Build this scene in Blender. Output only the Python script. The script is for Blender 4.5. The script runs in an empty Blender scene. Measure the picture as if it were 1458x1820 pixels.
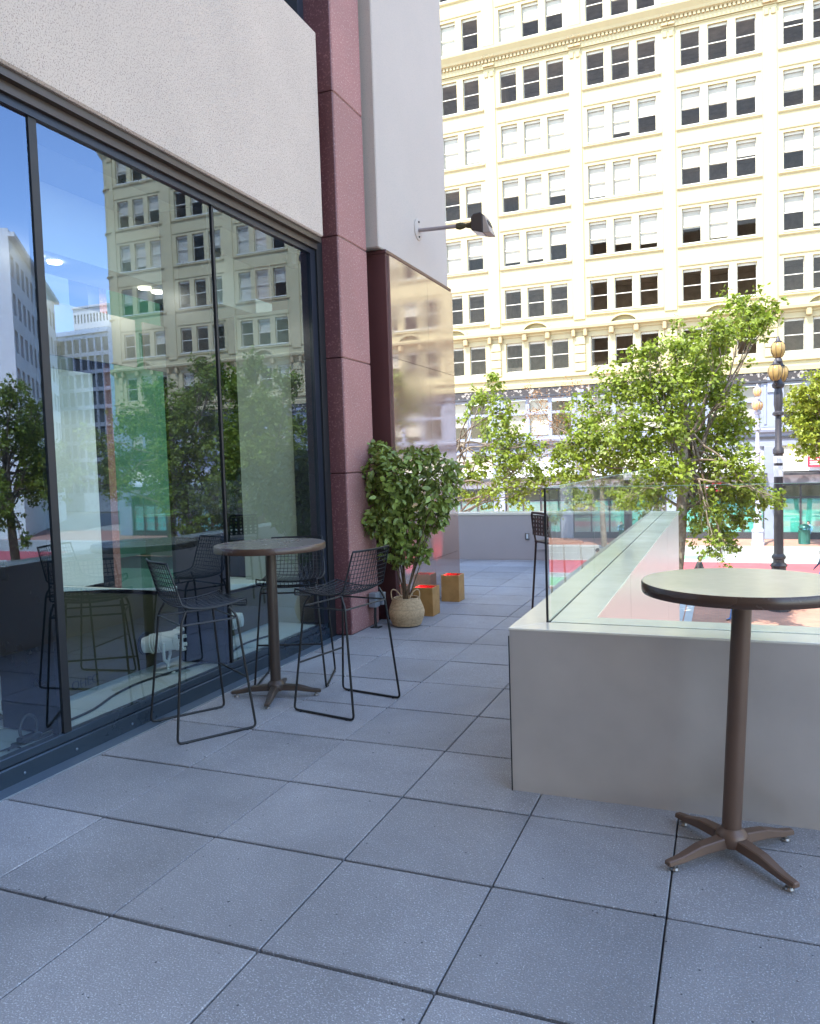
import bpy, bmesh, math, random
import numpy as np
from mathutils import Vector, Matrix
random.seed(7); rng = np.random.default_rng(11)
scn = bpy.context.scene
C = scn.collection
R = math.radians
T = 0.61                                   # paver module

# ------------------------------------------------------------------ camera
CAM = np.array([3.309*T, -3.3652*T, 2.5475*T]); FPX = 1380.0
_y, _p, _r = R(-22.014), R(3.4397), R(-1.8226)
_f = np.array([math.sin(_y)*math.cos(_p), math.cos(_y)*math.cos(_p), -math.sin(_p)])
_rt = np.array([math.cos(_y), -math.sin(_y), 0.0]); _up = np.cross(_rt, _f)
CR = math.cos(_r)*_rt + math.sin(_r)*_up; CU = -math.sin(_r)*_rt + math.cos(_r)*_up
cam = bpy.data.cameras.new('camera'); camo = bpy.data.objects.new('camera', cam); C.objects.link(camo)
cam.sensor_fit = 'HORIZONTAL'; cam.sensor_width = 36; cam.lens = FPX/1458*36
cam.clip_start = 0.05; cam.clip_end = 2500
camo.matrix_world = Matrix(((CR[0], CU[0], -_f[0], CAM[0]), (CR[1], CU[1], -_f[1], CAM[1]), (CR[2], CU[2], -_f[2], CAM[2]), (0, 0, 0, 1)))
scn.camera = camo
def ray(x, y): return _f + CR*(x-729)/FPX - CU*(y-910)/FPX
def at(x, y, axis, val):                   # pixel of the photograph -> point on the plane axis=val
    d = ray(x, y); return CAM + d*(val-CAM[axis])/d[axis]

# ------------------------------------------------------------------ world, sun, exposure
SUN_EL, SUN_AZ = R(57), R(198)
w = bpy.data.worlds.new('World'); scn.world = w; w.use_nodes = True
nt = w.node_tree; nt.nodes.clear()
sky = nt.nodes.new('ShaderNodeTexSky'); sky.sky_type = 'NISHITA'; sky.sun_disc = False
sky.sun_elevation = SUN_EL; sky.sun_rotation = SUN_AZ; sky.air_density = 1.0; sky.dust_density = 0.35; sky.ozone_density = 1.5
tc = nt.nodes.new('ShaderNodeTexCoord'); mp = nt.nodes.new('ShaderNodeMapping'); mp.inputs['Scale'].default_value = (1.1, 1.1, 4.5)
nz = nt.nodes.new('ShaderNodeTexNoise'); nz.inputs['Scale'].default_value = 2.6; nz.inputs['Detail'].default_value = 9; nz.inputs['Roughness'].default_value = 0.6; nz.inputs['Distortion'].default_value = 0.7
rp = nt.nodes.new('ShaderNodeValToRGB'); rp.color_ramp.elements[0].position = 0.52; rp.color_ramp.elements[1].position = 0.80
rp.color_ramp.elements[1].color = (0.6, 0.6, 0.6, 1)
mx = nt.nodes.new('ShaderNodeMix'); mx.data_type = 'RGBA'; mx.inputs['B'].default_value = (6.2, 6.2, 6.4, 1)
bg = nt.nodes.new('ShaderNodeBackground'); bg.inputs['Strength'].default_value = 0.15
wo = nt.nodes.new('ShaderNodeOutputWorld')
L = nt.links.new
L(tc.outputs['Generated'], mp.inputs['Vector']); L(mp.outputs[0], nz.inputs['Vector']); L(nz.outputs['Fac'], rp.inputs['Fac'])
L(rp.outputs['Color'], mx.inputs['Factor']); L(sky.outputs[0], mx.inputs['A']); L(mx.outputs['Result'], bg.inputs['Color']); L(bg.outputs[0], wo.inputs[0])
sun = bpy.data.lights.new('sun', 'SUN'); sun.energy = 2.0; sun.angle = R(0.5); sun.color = (1.0, 0.95, 0.86)
suno = bpy.data.objects.new('sun', sun); C.objects.link(suno)
sd = Vector((math.sin(SUN_AZ)*math.cos(SUN_EL), math.cos(SUN_AZ)*math.cos(SUN_EL), math.sin(SUN_EL)))   # towards the sun
suno.rotation_euler = sd.to_track_quat('Z', 'Y').to_euler(); suno.location = (0, -40, 60)
scn.view_settings.view_transform = 'Standard'; scn.view_settings.look = 'None'; scn.view_settings.gamma = 1.0
scn.view_settings.exposure = 2.55
scn.render.resolution_x = 820; scn.render.resolution_y = 1024
scn.render.engine = 'CYCLES'
scn.cycles.max_bounces = 7; scn.cycles.transparent_max_bounces = 12; scn.cycles.glossy_bounces = 3; scn.cycles.diffuse_bounces = 3
scn.cycles.sample_clamp_indirect = 8

# ------------------------------------------------------------------ helpers: mesh builder
class MB:
    def __init__(s): s.v = []; s.f = []; s.m = []
    def add(s, vs, fs, mi=0):
        o = len(s.v); s.v += [tuple(map(float, q)) for q in vs]; s.f += [tuple(i+o for i in f) for f in fs]; s.m += [mi]*len(fs); return s
    def box(s, x0, x1, y0, y1, z0, z1, mi=0):
        v = [(x, y, z) for z in (z0, z1) for y in (y0, y1) for x in (x0, x1)]
        return s.add(v, [(0, 2, 3, 1), (4, 5, 7, 6), (0, 1, 5, 4), (2, 6, 7, 3), (0, 4, 6, 2), (1, 3, 7, 5)], mi)
    def quad(s, a, b, c, d, mi=0): return s.add([a, b, c, d], [(0, 1, 2, 3)], mi)
    def tube(s, path, r, n=8, closed=False, mi=0, caps=True):
        P = [np.array(p, float) for p in path]; k = len(P); rr = r if hasattr(r, '__len__') else [r]*k
        tang = []
        for i in range(k):
            if closed: t = P[(i+1) % k]-P[i-1]
            else: t = P[min(i+1, k-1)]-P[max(i-1, 0)]
            tang.append(t/(np.linalg.norm(t)+1e-12))
        a = np.array([0, 0, 1.0]) if abs(tang[0][2]) < .9 else np.array([1.0, 0, 0])
        nrm = a-tang[0]*(a@tang[0]); nrm /= np.linalg.norm(nrm); vs = []
        for i in range(k):
            t = tang[i]; nrm = nrm-t*(nrm@t); nrm /= (np.linalg.norm(nrm)+1e-12); b = np.cross(t, nrm)
            for j in range(n):
                q = 2*math.pi*j/n; vs.append(P[i]+rr[i]*(math.cos(q)*nrm+math.sin(q)*b))
        fs = []
        for i in range(k if closed else k-1):
            i2 = (i+1) % k
            for j in range(n): fs.append((i*n+j, i*n+(j+1) % n, i2*n+(j+1) % n, i2*n+j))
        if not closed and caps: fs += [tuple(range(n-1, -1, -1)), tuple((k-1)*n+j for j in range(n))]
        return s.add(vs, fs, mi)
    def lathe(s, prof, cx=0, cy=0, n=24, mi=0, sq=None):
        vs = []; fs = []; k = len(prof)
        for (r, z) in prof:
            for j in range(n):
                q = 2*math.pi*(j+.5)/n; vs.append((cx+r*math.cos(q), cy+r*math.sin(q), z))
        for i in range(k-1):
            for j in range(n): fs.append((i*n+j, i*n+(j+1) % n, (i+1)*n+(j+1) % n, (i+1)*n+j))
        fs += [tuple(range(n-1, -1, -1)), tuple((k-1)*n+j for j in range(n))]
        return s.add(vs, fs, mi)
    def xf(s, M, start=0):
        M = Matrix(M)
        for i in range(start, len(s.v)): s.v[i] = tuple(M @ Vector(s.v[i]))
        return s
    def mesh(s, name, mats, smooth=None, bevel=0):
        me = bpy.data.meshes.new(name); me.from_pydata(s.v, [], s.f)
        for m in (mats if isinstance(mats, (list, tuple)) else [mats]): me.materials.append(m)
        if isinstance(mats, (list, tuple)) and len(mats) > 1: me.polygons.foreach_set('material_index', s.m)
        if bevel or smooth is not None:
            bm = bmesh.new(); bm.from_mesh(me)
            if bevel:
                e = [q for q in bm.edges if len(q.link_faces) == 2 and q.calc_face_angle(0) > 0.6]
                bmesh.ops.bevel(bm, geom=e, offset=bevel, segments=1, affect='EDGES', clamp_overlap=True)
            if smooth is not None:
                for q in bm.faces: q.smooth = True
                for q in bm.edges:
                    if len(q.link_faces) == 2 and q.calc_face_angle(0) > R(smooth): q.smooth = False
            bm.to_mesh(me); bm.free()
        me.update(); return me
def link(name, me, parent=None, loc=None, rz=None):
    o = bpy.data.objects.new(name, me); C.objects.link(o)
    if parent: o.parent = parent
    if loc is not None: o.location = loc
    if rz is not None: o.rotation_euler = (0, 0, rz)
    return o
def ob(name, mb, mat, parent=None, smooth=None, bevel=0, loc=None, rz=None): return link(name, mb.mesh(name, mat, smooth, bevel), parent, loc, rz)
def tag(o, label, cat, group=None):
    o['label'] = label; o['category'] = cat
    if group: o['group'] = group
    return o
def thing(name, label, cat, loc=(0, 0, 0), rz=0, group=None):
    return tag(link(name, None, None, loc, rz), label, cat, group)
def struct(o): o['kind'] = 'structure'; return o
def copy_tree(o, parent=None):
    c = o.copy(); C.objects.link(c); c.parent = parent
    for ch in o.children: copy_tree(ch, c)
    return c
def BX(*a): return MB().box(*a)

# ------------------------------------------------------------------ helpers: materials
MAT = {}
def mat(name, col, rough=.6, metal=0., spec=.5, var=0., nscale=0., ncol=None, nlo=.4, nhi=.6, bump=0., bscale=60., coat=0., ior=None, island=0., detail=4, objvar=0., trans=None, world=False, spots=None):
    if name in MAT: return MAT[name]
    m = bpy.data.materials.new(name); m.use_nodes = True; t = m.node_tree; N = t.nodes; b = N['Principled BSDF']; K = t.links.new
    b.inputs['Roughness'].default_value = rough; b.inputs['Metallic'].default_value = metal; b.inputs['Specular IOR Level'].default_value = spec
    b.inputs['Coat Weight'].default_value = coat
    if ior: b.inputs['IOR'].default_value = ior
    b.inputs['Base Color'].default_value = (*col, 1); src = None
    co = N.new('ShaderNodeTexCoord'); VEC = co.outputs['Object']
    if world: VEC = N.new('ShaderNodeNewGeometry').outputs['Position']
    def mix(a, bcol, fac_sock, blend='MIX'):
        q = N.new('ShaderNodeMix'); q.data_type = 'RGBA'; q.blend_type = blend
        if a is None: q.inputs['A'].default_value = (*col, 1)
        else: K(a, q.inputs['A'])
        if isinstance(bcol, tuple): q.inputs['B'].default_value = (*bcol, 1)
        else: K(bcol, q.inputs['B'])
        if isinstance(fac_sock, float): q.inputs['Factor'].default_value = fac_sock
        else: K(fac_sock, q.inputs['Factor'])
        return q.outputs['Result']
    if nscale and ncol:
        n = N.new('ShaderNodeTexNoise'); n.inputs['Scale'].default_value = nscale; n.inputs['Detail'].default_value = detail; K(VEC, n.inputs['Vector'])
        r = N.new('ShaderNodeMapRange'); r.inputs['From Min'].default_value = nlo; r.inputs['From Max'].default_value = nhi; K(n.outputs['Fac'], r.inputs['Value'])
        src = mix(src, ncol, r.outputs['Result'])
    if var:
        n = N.new('ShaderNodeTexNoise'); n.inputs['Scale'].default_value = 1.3; n.inputs['Detail'].default_value = 6; n.inputs['Roughness'].default_value = .65; K(VEC, n.inputs['Vector'])
        r = N.new('ShaderNodeMapRange'); r.inputs['From Min'].default_value = .3; r.inputs['From Max'].default_value = .7; r.inputs['To Min'].default_value = 1-var; r.inputs['To Max'].default_value = 1+var
        K(n.outputs['Fac'], r.inputs['Value']); g = N.new('ShaderNodeCombineColor')
        for i in range(3): K(r.outputs['Result'], g.inputs[i])
        src = mix(src, g.outputs[0], 1.0, 'MULTIPLY')
        rr = N.new('ShaderNodeMapRange'); rr.inputs['From Min'].default_value = .3; rr.inputs['From Max'].default_value = .7; rr.inputs['To Min'].default_value = max(0, rough-.08); rr.inputs['To Max'].default_value = min(1, rough+.08)
        K(n.outputs['Fac'], rr.inputs['Value']); K(rr.outputs['Result'], b.inputs['Roughness'])
    if spots:                                # sparse dark specks and a few pale drips
        for sc_, th, cc in ((5.5, .035, spots), (13., .05, spots)):
            vo = N.new('ShaderNodeTexVoronoi'); vo.inputs['Scale'].default_value = sc_; K(VEC, vo.inputs['Vector'])
            cm = N.new('ShaderNodeMath'); cm.operation = 'LESS_THAN'; cm.inputs[1].default_value = th; K(vo.outputs['Distance'], cm.inputs[0])
            src = mix(src, cc, cm.outputs[0])
        n = N.new('ShaderNodeTexNoise'); n.inputs['Scale'].default_value = .55; n.inputs['Detail'].default_value = 7; n.inputs['Roughness'].default_value = .7; n.inputs['Distortion'].default_value = .6; K(VEC, n.inputs['Vector'])
        r = N.new('ShaderNodeMapRange'); r.inputs['From Min'].default_value = .38; r.inputs['From Max'].default_value = .66; r.inputs['To Min'].default_value = .84; r.inputs['To Max'].default_value = 1.14; K(n.outputs['Fac'], r.inputs['Value'])
        g = N.new('ShaderNodeCombineColor'); [K(r.outputs[0], g.inputs[i_]) for i_ in range(3)]; src = mix(src, g.outputs[0], 1.0, 'MULTIPLY')
    for amt, nd, out in ((objvar, 'ShaderNodeObjectInfo', 'Random'), (island, 'ShaderNodeNewGeometry', 'Random Per Island')):
        if amt:
            oi = N.new(nd); r = N.new('ShaderNodeMapRange'); r.inputs['To Min'].default_value = 1-amt; r.inputs['To Max'].default_value = 1+amt
            K(oi.outputs[out], r.inputs['Value']); g = N.new('ShaderNodeCombineColor')
            for i in range(3): K(r.outputs['Result'], g.inputs[i])
            src = mix(src, g.outputs[0], 1.0, 'MULTIPLY')
    if src is not None: K(src, b.inputs['Base Color'])
    if bump:
        n = N.new('ShaderNodeTexNoise'); n.inputs['Scale'].default_value = bscale; n.inputs['Detail'].default_value = 3; K(VEC, n.inputs['Vector'])
        bp = N.new('ShaderNodeBump'); bp.inputs['Strength'].default_value = bump; bp.inputs['Distance'].default_value = .01; K(n.outputs['Fac'], bp.inputs['Height']); K(bp.outputs[0], b.inputs['Normal'])
    if trans:                                # leaves: a share of light passes through
        tr = N.new('ShaderNodeBsdfTranslucent'); ms = N.new('ShaderNodeMixShader'); ms.inputs[0].default_value = trans
        if src is not None: K(src, tr.inputs['Color'])
        else: tr.inputs['Color'].default_value = (*col, 1)
        K(b.outputs[0], ms.inputs[1]); K(tr.outputs[0], ms.inputs[2]); K(ms.outputs[0], N['Material Output'].inputs[0])
    MAT[name] = m; return m
def glass(name, tint, refl=None, ior=1.5, rough=0.0, wav=0.0, rcol=(1, 1, 1)):
    m = bpy.data.materials.new(name); m.use_nodes = True; t = m.node_tree; N = t.nodes; K = t.links.new; N.remove(N['Principled BSDF'])
    tr = N.new('ShaderNodeBsdfTransparent'); tr.inputs[0].default_value = (*tint, 1)
    gl = N.new('ShaderNodeBsdfGlossy'); gl.inputs['Roughness'].default_value = rough; gl.inputs['Color'].default_value = (*rcol, 1)
    ms = N.new('ShaderNodeMixShader')
    if refl is not None:
        ge = N.new('ShaderNodeNewGeometry'); mr_ = N.new('ShaderNodeMapRange'); mr_.inputs['To Min'].default_value = refl; mr_.inputs['To Max'].default_value = 0; K(ge.outputs['Backfacing'], mr_.inputs['Value']); K(mr_.outputs[0], ms.inputs[0])
    else:
        fr = N.new('ShaderNodeFresnel'); fr.inputs['IOR'].default_value = ior; ge = N.new('ShaderNodeNewGeometry'); sb_ = N.new('ShaderNodeMath'); sb_.operation = 'SUBTRACT'; sb_.inputs[0].default_value = 1; K(ge.outputs['Backfacing'], sb_.inputs[1]); mu = N.new('ShaderNodeMath'); mu.operation = 'MULTIPLY'; K(fr.outputs[0], mu.inputs[0]); K(sb_.outputs[0], mu.inputs[1]); K(mu.outputs[0], ms.inputs[0])
    if wav:
        co = N.new('ShaderNodeTexCoord'); n = N.new('ShaderNodeTexNoise'); n.inputs['Scale'].default_value = 1.6; n.inputs['Detail'].default_value = 1; K(co.outputs['Object'], n.inputs['Vector'])
        bp = N.new('ShaderNodeBump'); bp.inputs['Strength'].default_value = wav; bp.inputs['Distance'].default_value = .01; K(n.outputs['Fac'], bp.inputs['Height']); K(bp.outputs[0], gl.inputs['Normal'])
    K(tr.outputs[0], ms.inputs[1]); K(gl.outputs[0], ms.inputs[2]); K(ms.outputs[0], N['Material Output'].inputs[0]); return m
def emit(name, col, s):
    m = bpy.data.materials.new(name); m.use_nodes = True; b = m.node_tree.nodes['Principled BSDF']
    b.inputs['Base Color'].default_value = (*col, 1); b.inputs['Emission Color'].default_value = (*col, 1); b.inputs['Emission Strength'].default_value = s; return m

M_paver = mat('paver', (.265, .252, .247), .62, var=.13, nscale=170, ncol=(.50, .49, .49), nlo=.57, nhi=.68, bump=.35, bscale=150, objvar=.085, detail=2, world=True, spots=(.06, .06, .065))
M_joint = mat('joint', (.045, .047, .055), .9)
M_stucco = mat('stucco', (.53, .425, .33), .85, var=.07, nscale=130, ncol=(.27, .20, .165), nlo=.57, nhi=.64, bump=.5, bscale=120, detail=2)
M_stucco2 = mat('stucco_smooth', (.46, .385, .32), .85, var=.04, nscale=120, ncol=(.36, .31, .275), nlo=.58, nhi=.68, bump=.3, bscale=140, detail=2)
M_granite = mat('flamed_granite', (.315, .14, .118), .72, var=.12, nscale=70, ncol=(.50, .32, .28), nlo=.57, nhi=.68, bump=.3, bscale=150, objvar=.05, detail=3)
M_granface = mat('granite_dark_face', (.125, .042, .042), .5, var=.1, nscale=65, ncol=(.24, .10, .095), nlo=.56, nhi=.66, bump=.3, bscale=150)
M_granpol = mat('polished_granite', (.25, .135, .095), .045, spec=1.0, ior=2.6, var=.05, nscale=140, ncol=(.31, .18, .135), nlo=.5, nhi=.66, objvar=.06)
M_granrib = mat('dark_granite', (.085, .03, .028), .35, var=.1)
M_bronze = mat('bronze_frame', (.075, .058, .045), .38, metal=.35, var=.08)
M_darkmet = mat('dark_metal', (.018, .022, .032), .32, metal=.3, var=.1)
M_rail = mat('sill_rail', (.045, .065, .085), .30, metal=.5, var=.1)
M_flash = mat('flashing', (.13, .17, .21), .4, metal=.4, var=.1)
M_alu = mat('aluminium_trim', (.75, .78, .8), .3, metal=.8)
M_win = glass('window_glass', (.86, .90, .86), refl=.20, wav=.012, rcol=(.58, .73, 1))
M_clad = mat('metal_cladding', (.67, .575, .49), .36, metal=.55, var=.05, nscale=2.2, ncol=(.58, .495, .42), nlo=.35, nhi=.65)
M_cladlit = mat('metal_cladding_lit', (.72, .64, .59), .30, metal=.55)  # paler copy of the cladding, light on the outer faces in its colour
M_cap = mat('parapet_cap', (.88, .78, .62), .17, ior=1.9, var=.04, nscale=9, ncol=(.86, .76, .60), nlo=.45, nhi=.6)
M_backw = mat('painted_wall', (.46, .385, .355), .7, var=.04)
M_bal = glass('balustrade_glass', (.955, .985, .968), ior=1.45)
M_edge = mat('glass_edge', (.35, .55, .45), .2)
M_black = mat('black_rubber', (.012, .012, .013), .5)
M_wire = mat('black_wire', (.018, .018, .02), .42, metal=.3)
M_tube = mat('black_tube', (.03, .028, .026), .38, metal=.5)
M_tabbr = mat('hazy_bronze_paint', (.15, .088, .058), .40, metal=.25, var=.12)  # lens haze is put into this brown; the real paint is dark bronze
M_tabtop = mat('laminate_top', (.93, .75, .52), .22, ior=1.7, var=.03, nscale=30, ncol=(.90, .72, .50), nlo=.4, nhi=.7)
M_tabtopd = mat('laminate_dark', (.17, .14, .12), .30, var=.06)
M_tabedge = mat('table_edge', (.085, .045, .028), .32, var=.15)
M_steel = mat('cast_metal', (.28, .25, .22), .35, metal=.7)
M_wood = mat('wood', (.47, .235, .065), .5, var=.07, nscale=9, ncol=(.40, .195, .05), nlo=.42, nhi=.6)
M_red = mat('red_liner', (.45, .04, .03), .5)
M_basket = mat('seagrass', (.60, .41, .22), .8, var=.08, nscale=60, ncol=(.48, .31, .155), nlo=.45, nhi=.65, bump=.4, bscale=90, island=.10)
M_leafp = mat('ficus_leaf', (.22, .27, .05), .38, island=.45, trans=.22)
M_stem = mat('ficus_stem', (.14, .09, .045), .8, var=.2)
M_white = mat('white_paint', (.74, .75, .72), .5, var=.03)
M_brownw = mat('brown_panel', (.075, .058, .026), .5, var=.08)
M_vent = mat('vent_black', (.02, .022, .02), .5)
M_fix = mat('fixture_white', (.70, .71, .70), .35)
M_lens = mat('fixture_lens', (.25, .26, .26), .15, metal=.6)
M_cable = mat('cable', (.015, .02, .025), .5)
M_cream = mat('cream_paint', (.43, .365, .20), .75, var=.05, bump=.15, bscale=8)
M_creamd = mat('cream_trim', (.39, .30, .155), .75, var=.06)
M_frame = mat('sash_white', (.52, .50, .41), .5)
M_blind = mat('blind', (.60, .61, .58), .8, objvar=.07)
M_pane = glass('office_glass', (.90, .88, .84), refl=.03, wav=.02, rcol=(1, .82, .66))
M_room = mat('room', (.60, .52, .43), .8, var=.25)
M_slate = mat('slate_paint', (.24, .26, .32), .5, var=.08)
M_darkfr = mat('dark_frieze', (.035, .028, .026), .6, nscale=5, ncol=(.30, .26, .22), nlo=.55, nhi=.60)
M_darkp = mat('dark_paint', (.04, .04, .045), .5)
M_shopglass = glass('shop_glass', (.60, .86, .82), refl=.22, wav=.02)
M_shopin = mat('shop_lining', (.62, .76, .72), .7, var=.2)
M_marble = mat('marble_fascia', (.50, .50, .54), .4, nscale=1.4, ncol=(.22, .22, .25), nlo=.5, nhi=.65)
M_redsign = mat('red_sign', (.62, .03, .06), .5)
M_lampm = mat('lamp_iron', (.045, .04, .045), .5, metal=.3, var=.15)
M_lampm2 = mat('lamp_iron_pale', (.40, .38, .44), .5, var=.1)
M_globe = mat('amber_globe', (.50, .33, .12), .25, var=.08, trans=.35)
M_globe2 = mat('amber_globe_pale', (.75, .48, .20), .25, trans=.35)
M_asph = mat('asphalt', (.29, .285, .265), .85, var=.12, nscale=60, ncol=(.36, .355, .33), nlo=.5, nhi=.7)
M_redlane = mat('red_lane', (.46, .085, .095), .8, var=.12)
M_greenlane = mat('green_lane', (.20, .42, .22), .8, var=.15)
M_whitem = mat('white_marking', (.72, .72, .70), .7, var=.1)
M_brickw = None
M_kerb = mat('kerb_stone', (.42, .40, .38), .8, var=.1)
M_greyp = mat('granite_paving', (.40, .41, .43), .7, var=.08)
M_bark = mat('plane_bark', (.13, .095, .065), .85, nscale=6, ncol=(.22, .18, .13), nlo=.45, nhi=.6)
M_leaf = mat('plane_leaf', (.20, .26, .024), .45, island=.40, trans=.42)
M_leafy = mat('plane_leaf_young', (.26, .30, .03), .45, island=.30, trans=.42)
M_leafb = mat('plane_leaf_bud', (.30, .16, .06), .55, island=.35, trans=.35)
M_bin = mat('bin_green', (.035, .13, .10), .35, metal=.3, var=.15)
M_grey = mat('grey_box', (.20, .21, .22), .5)

def brick_mat():
    m = bpy.data.materials.new('brick_paving'); m.use_nodes = True; t = m.node_tree; N = t.nodes; K = t.links.new; b = N['Principled BSDF']
    co = N.new('ShaderNodeTexCoord'); br = N.new('ShaderNodeTexBrick'); br.inputs['Scale'].default_value = 1; br.inputs['Brick Width'].default_value = .23; br.inputs['Row Height'].default_value = .115
    br.inputs['Mortar Size'].default_value = .008; br.inputs['Color1'].default_value = (.46, .22, .155, 1); br.inputs['Color2'].default_value = (.37, .17, .125, 1); br.inputs['Mortar'].default_value = (.30, .20, .16, 1)
    K(co.outputs['Object'], br.inputs['Vector'])
    n = N.new('ShaderNodeTexNoise'); n.inputs['Scale'].default_value = .7; n.inputs['Detail'].default_value = 6; K(co.outputs['Object'], n.inputs['Vector'])
    mr = N.new('ShaderNodeMapRange'); mr.inputs['To Min'].default_value = .75; mr.inputs['To Max'].default_value = 1.3; K(n.outputs['Fac'], mr.inputs['Value'])
    g = N.new('ShaderNodeCombineColor'); [K(mr.outputs[0], g.inputs[i]) for i in range(3)]
    q = N.new('ShaderNodeMix'); q.data_type = 'RGBA'; q.blend_type = 'MULTIPLY'; q.inputs['Factor'].default_value = 1; K(br.outputs[0], q.inputs['A']); K(g.outputs[0], q.inputs['B'])
    K(q.outputs['Result'], b.inputs['Base Color']); b.inputs['Roughness'].default_value = .8; return m
M_brick = brick_mat()

# ================================================================== SETTING: street and terrace ground
ZS = -4.29                                  # roadway level
ZW = ZS+.14                                 # pavements
struct(ob('ground', MB().quad((-900, -900, ZS-.02), (900, -900, ZS-.02), (900, 900, ZS-.02), (-900, 900, ZS-.02)), M_asph))
struct(ob('road', MB().quad((-140, 33, ZS), (170, 33, ZS), (170, 50.2, ZS), (-140, 50.2, ZS)), M_asph))
z = ZS+.004
struct(ob('bus_lane', MB().quad((-140, 38.2, z), (170, 38.2, z), (170, 43.4, z), (-140, 43.4, z)), M_redlane))
struct(ob('bike_lane', MB().quad((-140, 34.0, z), (170, 34.0, z), (170, 36.6, z), (-140, 36.6, z)), M_greenlane))
struct(ob('bike_box', MB().quad((-9, 44.9, z), (1.2, 44.9, z), (1.2, 46.3, z), (-9, 46.3, z)), M_greenlane))
lm = MB()
for y in (33.8, 36.75, 38.0, 43.55): lm.quad((-140, y, z+.004), (170, y, z+.004), (170, y+.12, z+.004), (-140, y+.12, z+.004))
for i in range(-10, 12): lm.quad((i*9, 46.9, z+.004), (i*9+3, 46.9, z+.004), (i*9+3, 47.02, z+.004), (i*9, 47.02, z+.004))
struct(ob('lane_marking', lm, M_whitem))
struct(ob('pavement', BX(-140, 170, 9.97, 32.75, ZS-.01, ZW), M_brick))
struct(ob('kerb', BX(-140, 170, 32.752, 33.0, ZS-.01, ZW+.004), M_kerb, bevel=.02))
struct(ob('far_pavement', BX(-140, 170, 50.45, 60, ZS-.01, ZW), M_brick))
struct(ob('far_kerb', BX(-140, 170, 50.2, 50.448, ZS-.01, ZW+.004), M_kerb, bevel=.02))
gp = MB()                                    # pale stone slabs let into the brick pavement beside the building
for i in range(2):
    for j in range(9): gp.box(-1.72+i*1.2, -.53+i*1.2, 10.4+j*2.3, 12.68+j*2.3, ZW, ZW+.006)
gp.box(.72, .98, 10.4, 31.0, ZW, ZW+.012)
struct(ob('stone_paving_strip', gp, M_greyp))

# terrace slab and pavers
tf = MB(); tf.box(-9, 1.40, -9, 9.93, -.6, -.036); tf.box(1.401, 9, -9, 1.76, -.6, -.036)
terr = struct(ob('terrace_floor', tf, M_joint))
pm = MB().box(-.302, .302, -.2975, .2975, -.04, 0).mesh('paver', M_paver, bevel=.0035)
pmc = MB().box(-.302, .302, -.095, .075, -.04, 0).mesh('paver_cut', M_paver, bevel=.0035)
def paver(i, j):
    o = link('paver', pmc if j == 16 else pm, terr, ((i+.5)*T, (j+.5)*T - (.20 if j == 16 else 0), random.uniform(-.0018, .0012)))
    o.rotation_euler = (random.uniform(-.0012, .0012), random.uniform(-.0012, .0012), random.uniform(-.001, .001) + (0 if j == 16 else random.choice((0, math.pi))))
for j in range(-5, 17):
    for i in range(-2, (2 if j >= 3 else 8)): paver(i, j)
for j in range(11, 17):
    for i in range(-6, -2):
        if not (j == 11): paver(i, j)

# ================================================================== OUR BUILDING (granite and stucco, big windows)
bld = thing('corner_building', 'granite and stucco building with tall dark framed windows along the terrace', 'building')
GX = -1.375                                  # glass plane
# stucco band above the windows
ob('stucco_panel', BX(-1.62, -1.255, -9, 4.205, 3.60, 5.36), M_stucco, bld, bevel=.012)
# head frame under it
hf = MB(); hf.box(-1.60, -1.285, -9, 4.21, 3.555, 3.599); ob('frame_head_cap', hf, M_bronze, bld)
ob('frame_head', BX(-1.60, -1.325, -9, 4.21, 3.50, 3.554), M_bronze, bld)
ob('frame_head_bead', BX(-1.60, -1.35, -9, 4.21, 3.455, 3.499), M_darkmet, bld)
# sill rail, flashing and trim at the floor
ob('sill_rail', BX(-1.50, -1.345, -9, 4.3, -.02, .085), M_rail, bld, bevel=.006)
ob('glazing_bead', BX(-1.42, -1.362, -9, 4.3, .086, .135), M_rail, bld, bevel=.004)
ob('flashing_strip', BX(-1.344, -1.228, -9, 4.34, -.05, -.006), M_flash, bld)
ob('edge_trim', BX(-1.227, -1.2215, -9, 4.34, -.05, .003), M_alu, bld)
scr = MB().lathe([(.008, 0), (.008, .003), (.004, .005)], n=8).mesh('screw', M_flash)
for y in (.83, 1.18, 1.62):
    s_ = link('screw', scr, bld, (-1.343, y, .03)); s_.rotation_euler = (0, R(90), 0)
# mullions and panes
mul = [-3.55, -1.98, -.42, 1.145, 2.71, 4.235]
for k, y in enumerate(mul[:-1]):
    m_ = MB(); m_.box(-1.80, -1.385, y-.045, y+.045, .135, 3.456); mo = ob('mullion', m_, M_darkmet, bld)
    c_ = MB(); hw_ = .010 if k == 4 else .026; c_.box(-1.384, -1.362, y-hw_, y+hw_, .136, 3.455); ob('mullion_cap', c_, M_black, mo)
for a, b in zip(mul[:-1], mul[1:]):
    ob('pane', BX(GX-.004, GX+.004, a+.027, b-.027 if b < 4 else 4.12, .136, 3.455), M_win, bld)
ob('end_frame', BX(-1.60, -1.352, 4.121, 4.21, .136, 3.455), M_darkmet, bld)
ob('end_frame_strip', BX(-1.60, -1.335, 4.211, 4.335, -.02, 3.62), M_black, bld)
# upper window
ob('upper_window_frame', BX(-1.60, -1.385, -9, 4.18, 5.361, 5.45), M_darkmet, bld)
ob('upper_window_jamb', BX(-1.60, -1.372, 4.10, 4.204, 5.451, 8.6), M_darkmet, bld)
ob('upper_pane', BX(-1.48, -1.47, -9, 4.099, 5.451, 8.6), M_win, bld)
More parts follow.
